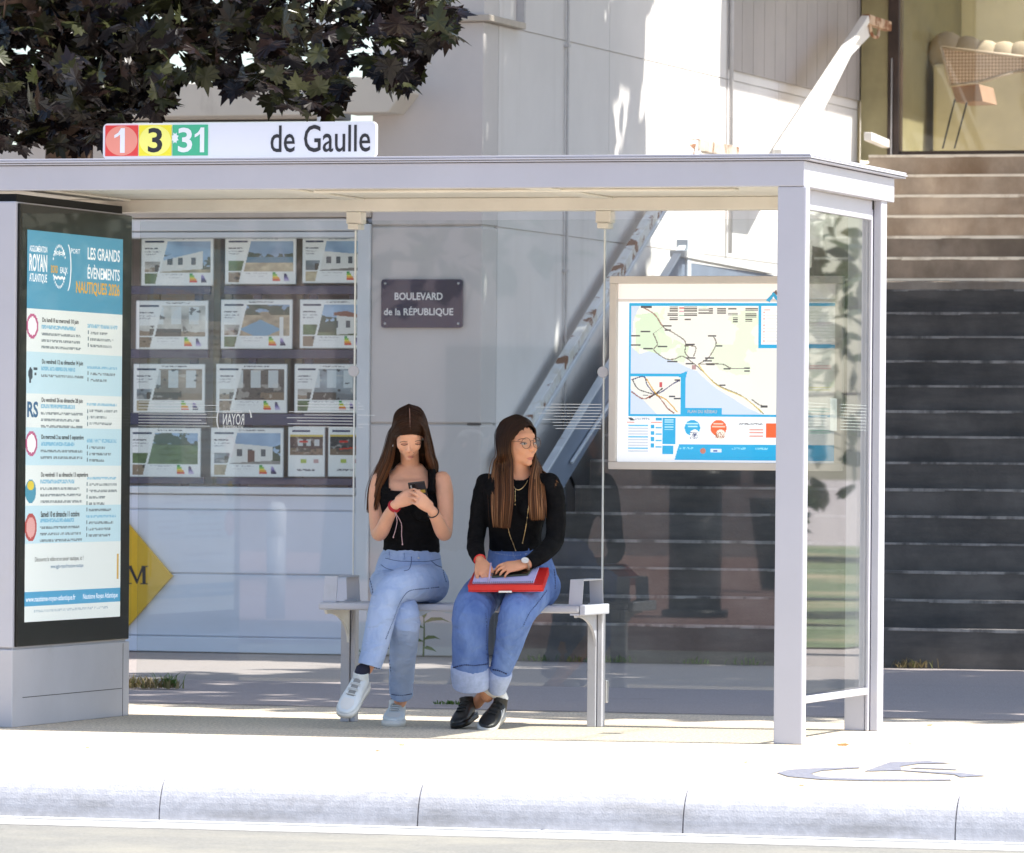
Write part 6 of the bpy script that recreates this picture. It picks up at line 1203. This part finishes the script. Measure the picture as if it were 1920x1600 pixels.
for k in range(60):                                    # fringe leaves right at the lower edge
    i = rn.randrange(len(edge) - 1); t = rn.random(); px = edge[i][0] + (edge[i + 1][0] - edge[i][0]) * t; py = edge[i][1] + (edge[i + 1][1] - edge[i][1]) * t
    leaf_mesh(bm, at(px, py - 40, 4.7 + rn.uniform(-.4, .4)), Matrix.Rotation(rn.uniform(-.6, .6), 3, 'Y') @ Matrix.Rotation(R(-90 + rn.uniform(-30, 30)), 3, 'X'), rn.uniform(.1, .16), MAPLE)
for k in range(2600):                                  # the rest of the crown above the frame
    d = Vector((rn.gauss(0, 1), rn.gauss(0, 1), rn.gauss(0, 1))).normalized() * (rn.random() ** .4); c = Vector((-5.0, 5.6, 6.0)) + Vector((d.x * 1.9, d.y * 2.4, d.z * 2.2)) - Vector((.8, 0, 0))
    if c.z < 4.0: continue
    put_leaf(c, rn.uniform(.14, .24))
obj('crown', bm, m_maple, MT)
def shade_tree(name, lab, base, c, rad, nleaf, mat, seed, hole=.1, comb=None, tr=.24):
    r_ = random.Random(seed); t = thing(name, lab, 'tree', base); b = Vector(base); c = Vector(c); bm = NB()
    tube(bm, [b - Z3 * .2, b.lerp(c, .35) + Vector((.1, 0, 0)), b.lerp(c, .8)], [tr, tr * .75, tr * .42], n=12)
    for k in range(9):
        q = c + Vector((r_.uniform(-1, 1) * rad[0], r_.uniform(-1, 1) * rad[1], r_.uniform(-.5, .8) * rad[2])) * .75; s = b.lerp(c, .45 + .05 * k); tube(bm, [s, s.lerp(q, .5) + Z3 * .3, q], [tr / 3, tr / 5, tr / 16], n=6)
    obj('trunk', bm, m_bark, t); bm = NB(); n = 0
    while n < nleaf:
        d = Vector((r_.uniform(-1, 1), r_.uniform(-1, 1), r_.uniform(-1, 1)))
        if d.length > 1: continue
        p = c + Vector((d.x * rad[0], d.y * rad[1], d.z * rad[2]))
        if comb:
            if noise.noise(Vector((p.x * .12, p.y * 2.4, p.z * .3 + seed))) > comb - .25 * d.length ** 3: continue
        elif noise.noise(p * .9 + Vector((seed, 0, 0))) > hole: continue
        s = r_.uniform(.14, .26); M_ = rrot(r_, .8); vs_ = [bm.verts.new(p + M_ @ Vector((x * s, y * s, z_ * s))) for x, y, z_ in ((0, -1, 0), (.55, -.2, .1), (.4, .5, .05), (0, 1, -.1), (-.4, .5, .05), (-.55, -.2, .1))]; bm.faces.new(vs_); n += 1
    obj('crown', bm, mat, t)
shade_tree('shade_tree', 'broad green tree on the plaza right of the shelter, out to the side', (4.8, 6.4, 0), (3.3, 6.3, 7.2), (3.7, 3.8, 2.0), 5200, m_green, 11, .2)
shade_tree('shade_tree', 'green tree leaning over the lower steps, shading the white side wall', (4.7, 12.0, 0), (.5, 12.15, 7.9), (3.8, 2.9, 2.6), 4300, m_green, 23, .16, .3)
# weeds
m_weed = leafmat('weed_leaf', (.07, .15, .03), (.1, .19, .04), (.15, .22, .06), .5, .3)
m_dry = leafmat('dry_grass_leaf', (.2, .15, .07), (.25, .2, .1), (.12, .14, .04), .7, .3)
def tuft(name, lab, base, n, h, spread, mat, seed):
    r_ = random.Random(seed); bm = NB(); b = Vector(base)
    for k in range(n):
        o_ = b + Vector((r_.gauss(0, spread), r_.gauss(0, spread * .4), 0)); d = Vector((r_.gauss(0, .5), r_.gauss(0, .5), 1)).normalized(); L = h * r_.uniform(.4, 1); s = Vector((-d.y, d.x, 0)); s = s.normalized() if s.length > .01 else X3; s = (s + X3 * .5).normalized() * r_.uniform(.002, .005)
        a0, a1 = bm.verts.new(o_ - s), bm.verts.new(o_ + s); m_ = o_ + d * L * .6; b0, b1 = bm.verts.new(m_ - s * .8), bm.verts.new(m_ + s * .8); tp = bm.verts.new(m_ + (d + Vector((d.x, d.y, -.5))) * L * .4)
        bm.faces.new((a0, a1, b1, b0)); bm.faces.new((b0, b1, tp))
    return single(name, bm, mat, lab, 'weed')
g0 = atz(265, 1290, 0); tuft('grass_tuft', 'dry brownish grass clump beside the advertising case', g0, 260, .1, .09, m_dry, 1)
tuft('grass_tuft', 'green grass tuft at the right end of the dry clump by the advertising case', atz(318, 1290, 0), 90, .12, .03, m_weed, 2)
tuft('grass_tuft', 'small green weed behind the dark trainers', atz(842, 1321, 0), 60, .035, .035, m_weed, 3)
tuft('grass_tuft', 'weed tuft at the foot of the dark steps right of the shelter', Vector((-1.78, 9.7, 0)), 70, .08, .07, m_dry, 4)
for i, (px, lab) in enumerate([(1010, 'left of the bench leg'), (1080, 'nearest the bench leg'), (1160, 'just right of the bench leg'), (1300, 'under the middle of the map'), (1395, 'left of the front post')]):
    tuft('grass_tuft', 'tiny weed at the foot of the dark steps ' + lab, at(px, 1252, 9.68) * Vector((1, 1, 0)) if False else Vector((at(px, 1252, 9.68).x, 9.68, 0)), 40, .07, .05, m_weed, 10 + i)
tuft('grass_tuft', 'small weed at the base of the window post', Vector((-5.2, 10.14, 0)), 50, .08, .04, m_weed, 20)
def tall_weed(lab, base, pxs):
    t = thing('tall_weed', lab, 'plant', base); bm = NB(); tube(bm, [base, Vector(base) + Vector((.005, 0, .14)), Vector(base) + Vector((0, 0, .26))], [.006, .005, .003], n=6); obj('stem', bm, m_weed, t)
    r_ = random.Random(9)
    for z, dx, dz, L in pxs:
        bm = NB(); b = Vector(base) + Z3 * z; d = Vector((dx, -.15, dz)).normalized(); s = d.cross(Vector((0, 1, 0))).normalized() * .012
        pts = [(0, .15), (.3, 1), (.65, .8), (1, 0)]; L_ = []
        for f, w_ in pts: p = b + d * L * f - Z3 * (L * .5 * f * f * (abs(dx) > .3)); L_.append((bm.verts.new(p - s * w_), bm.verts.new(p + s * w_)))
        for p, q in zip(L_, L_[1:]): bm.faces.new((p[0], q[0], q[1], p[1]))
        obj('leaf', bm, m_weed, t)
tall_weed('tall weed with long drooping leaves growing at the wall between the two women', Vector((at(795, 1228, 10.12).x, 10.1, 0)), [(.24, .1, 1, .15), (.23, -.25, 1, .13), (.2, .9, .55, .22), (.17, -.9, .6, .15), (.1, .8, .5, .14), (.09, -.8, .35, .13), (.05, .7, .2, .1), (.22, .3, 1, .12)])
# fallen leaves on the pavement
m_fallen = leafmat('fallen_leaf', (.25, .12, .04), (.35, .2, .06), (.3, .1, .05), .7, .1)
for i, (px, py, s, lab) in enumerate([(1580, 1399, .055, 'orange maple leaf lying on the pavement right of the front post'), (163, 1403, .02, 'tiny brown leaf on the pavement in front of the advertising case'), (706, 1409, .03, 'pale brown leaf on the pavement in front of the left trainers'), (755, 1398, .025, 'small tan leaf on the pavement between the two pairs of shoes'), (1398, 1430, .018, 'small brown leaf on the pavement left of the painted mark'), (1503, 1474, .022, 'dark leaf at the kerb below the painted mark'), (1742, 1361, .03, 'brown leaf on the pavement right of the rear post'), (1708, 1396, .018, 'smallest brown leaf right of the orange leaf')]):
    bm = NB(); c = atz(px, py, .012); leaf_mesh(bm, c - Y3 * s * .25, Matrix.Rotation(rn.uniform(-1, 1), 3, 'Z') @ Matrix.Rotation(R(20), 3, 'X'), s * 1.0, MAPLE, bend=-.1); single('fallen_leaf', bm, m_fallen, lab, 'leaf', 'fallen leaves')
# ================================================================== across the street: what the shelter glass mirrors
m_far = stain(M('pale_far_render', (.62, .58, .53), .8, var=.04), (.4, .36, .32), 1, .55, .8, amount=.3)
FB = thing('street_building', 'pale rendered building across the street, seen only mirrored in the shelter glass', 'building', (-14, -48, 0))
bm = NB(); box(bm, -60, -8.8, -54, -46, 0, 7); obj('wall', bm, m_far, FB)
bm = NB()
for i in range(12): box(bm, -57 + i * 4, -55 + i * 4, -45.99, -45.95, .9, 2.6); box(bm, -57 + i * 4, -55 + i * 4, -45.99, -45.95, 4.2, 5.8)
obj('window', bm, m_black, FB)
BO = thing('bollard', 'white street bollard across the road, mirrored in the left glass pane', 'bollard', (-8.48, -15.05, 0))
bm = NB(); tube(bm, [(-8.48, -15.05, 0), (-8.48, -15.05, .6)], .07, n=16, k=1); obj('post', bm, m_alu2, BO); bm = NB(); tube(bm, [(-8.48, -15.05, .62), (-8.48, -15.05, .8)], .075, n=16, k=1, cap='round'); obj('cap', bm, m_white, BO)
def planter(lab, x, y, w0, w1, h):
    t = thing('planter', lab, 'planter', (x, y, 0)); bm = NB(); loft(bm, [(x, y, .02, w0, w0), (x, y, h, w1, w1)], n=4, k=1, cap='flat'); obj('pot', bm, m_black, t)
planter('dark tapered planter across the road, mirrored left of the front post', -7.6, -26.5, .2, .32, .85)
KX, KY = -5.88, -17.2
KI = thing('kiosk_column', 'dark round column across the road, mirrored below the map', 'column', (KX, KY, 0)); m_kd = M('dark_column', (.02, .023, .026), .4)
bm = NB(); tube(bm, [(KX, KY, .0), (KX, KY, .06)], .25, n=24, k=1); tube(bm, [(KX, KY, .061), (KX, KY, 1.0)], .2, n=24, k=1); obj('shaft', bm, m_kd, KI)
bm = NB(); tube(bm, [(KX, KY, 1.0), (KX, KY, 1.12)], .34, n=24, k=1); obj('cap', bm, m_black, KI)
shade_tree('street_tree', 'green tree across the street, mirrored in the shelter glass', (-13, -30, 0), (-13, -30, 6), (4.5, 3.5, 3.4), 2200, m_green, 31, .2)
shade_tree('lawn_tree', 'slender young tree on the lawn right of the steps, mirrored in the side glass', (6.4, 21.5, 0), (6.5, 21.5, 3.3), (1.3, 1.5, 1.2), 420, m_green, 41, .15, tr=.055)
shade_tree('lawn_tree', 'bushy tree at the far end of the lawn, mirrored in the side glass', (15, 48, 0), (15, 48, 2.6), (5, 3, 2.4), 1500, m_green, 43, .2)
sheet('lawn', 3.0, 30, 13, 60, .004, stain(M('lawn_grass', (.085, .12, .05), .9, var=.4, vs=6), (.3, .25, .15), .35, .48, .62, amount=.8))
shade_tree('bush', 'low dark bush on the lawn edge, mirrored in the side glass', (5.6, 18.2, 0), (5.6, 18.2, .55), (.9, .5, .55), 380, m_green, 51, .5, tr=.03)
shade_tree('bush', 'wide leafy bush further along the lawn, mirrored in the side glass', (8.0, 26.5, 0), (8.0, 26.5, .7), (1.4, .7, .8), 520, m_green, 57, .5, tr=.03)
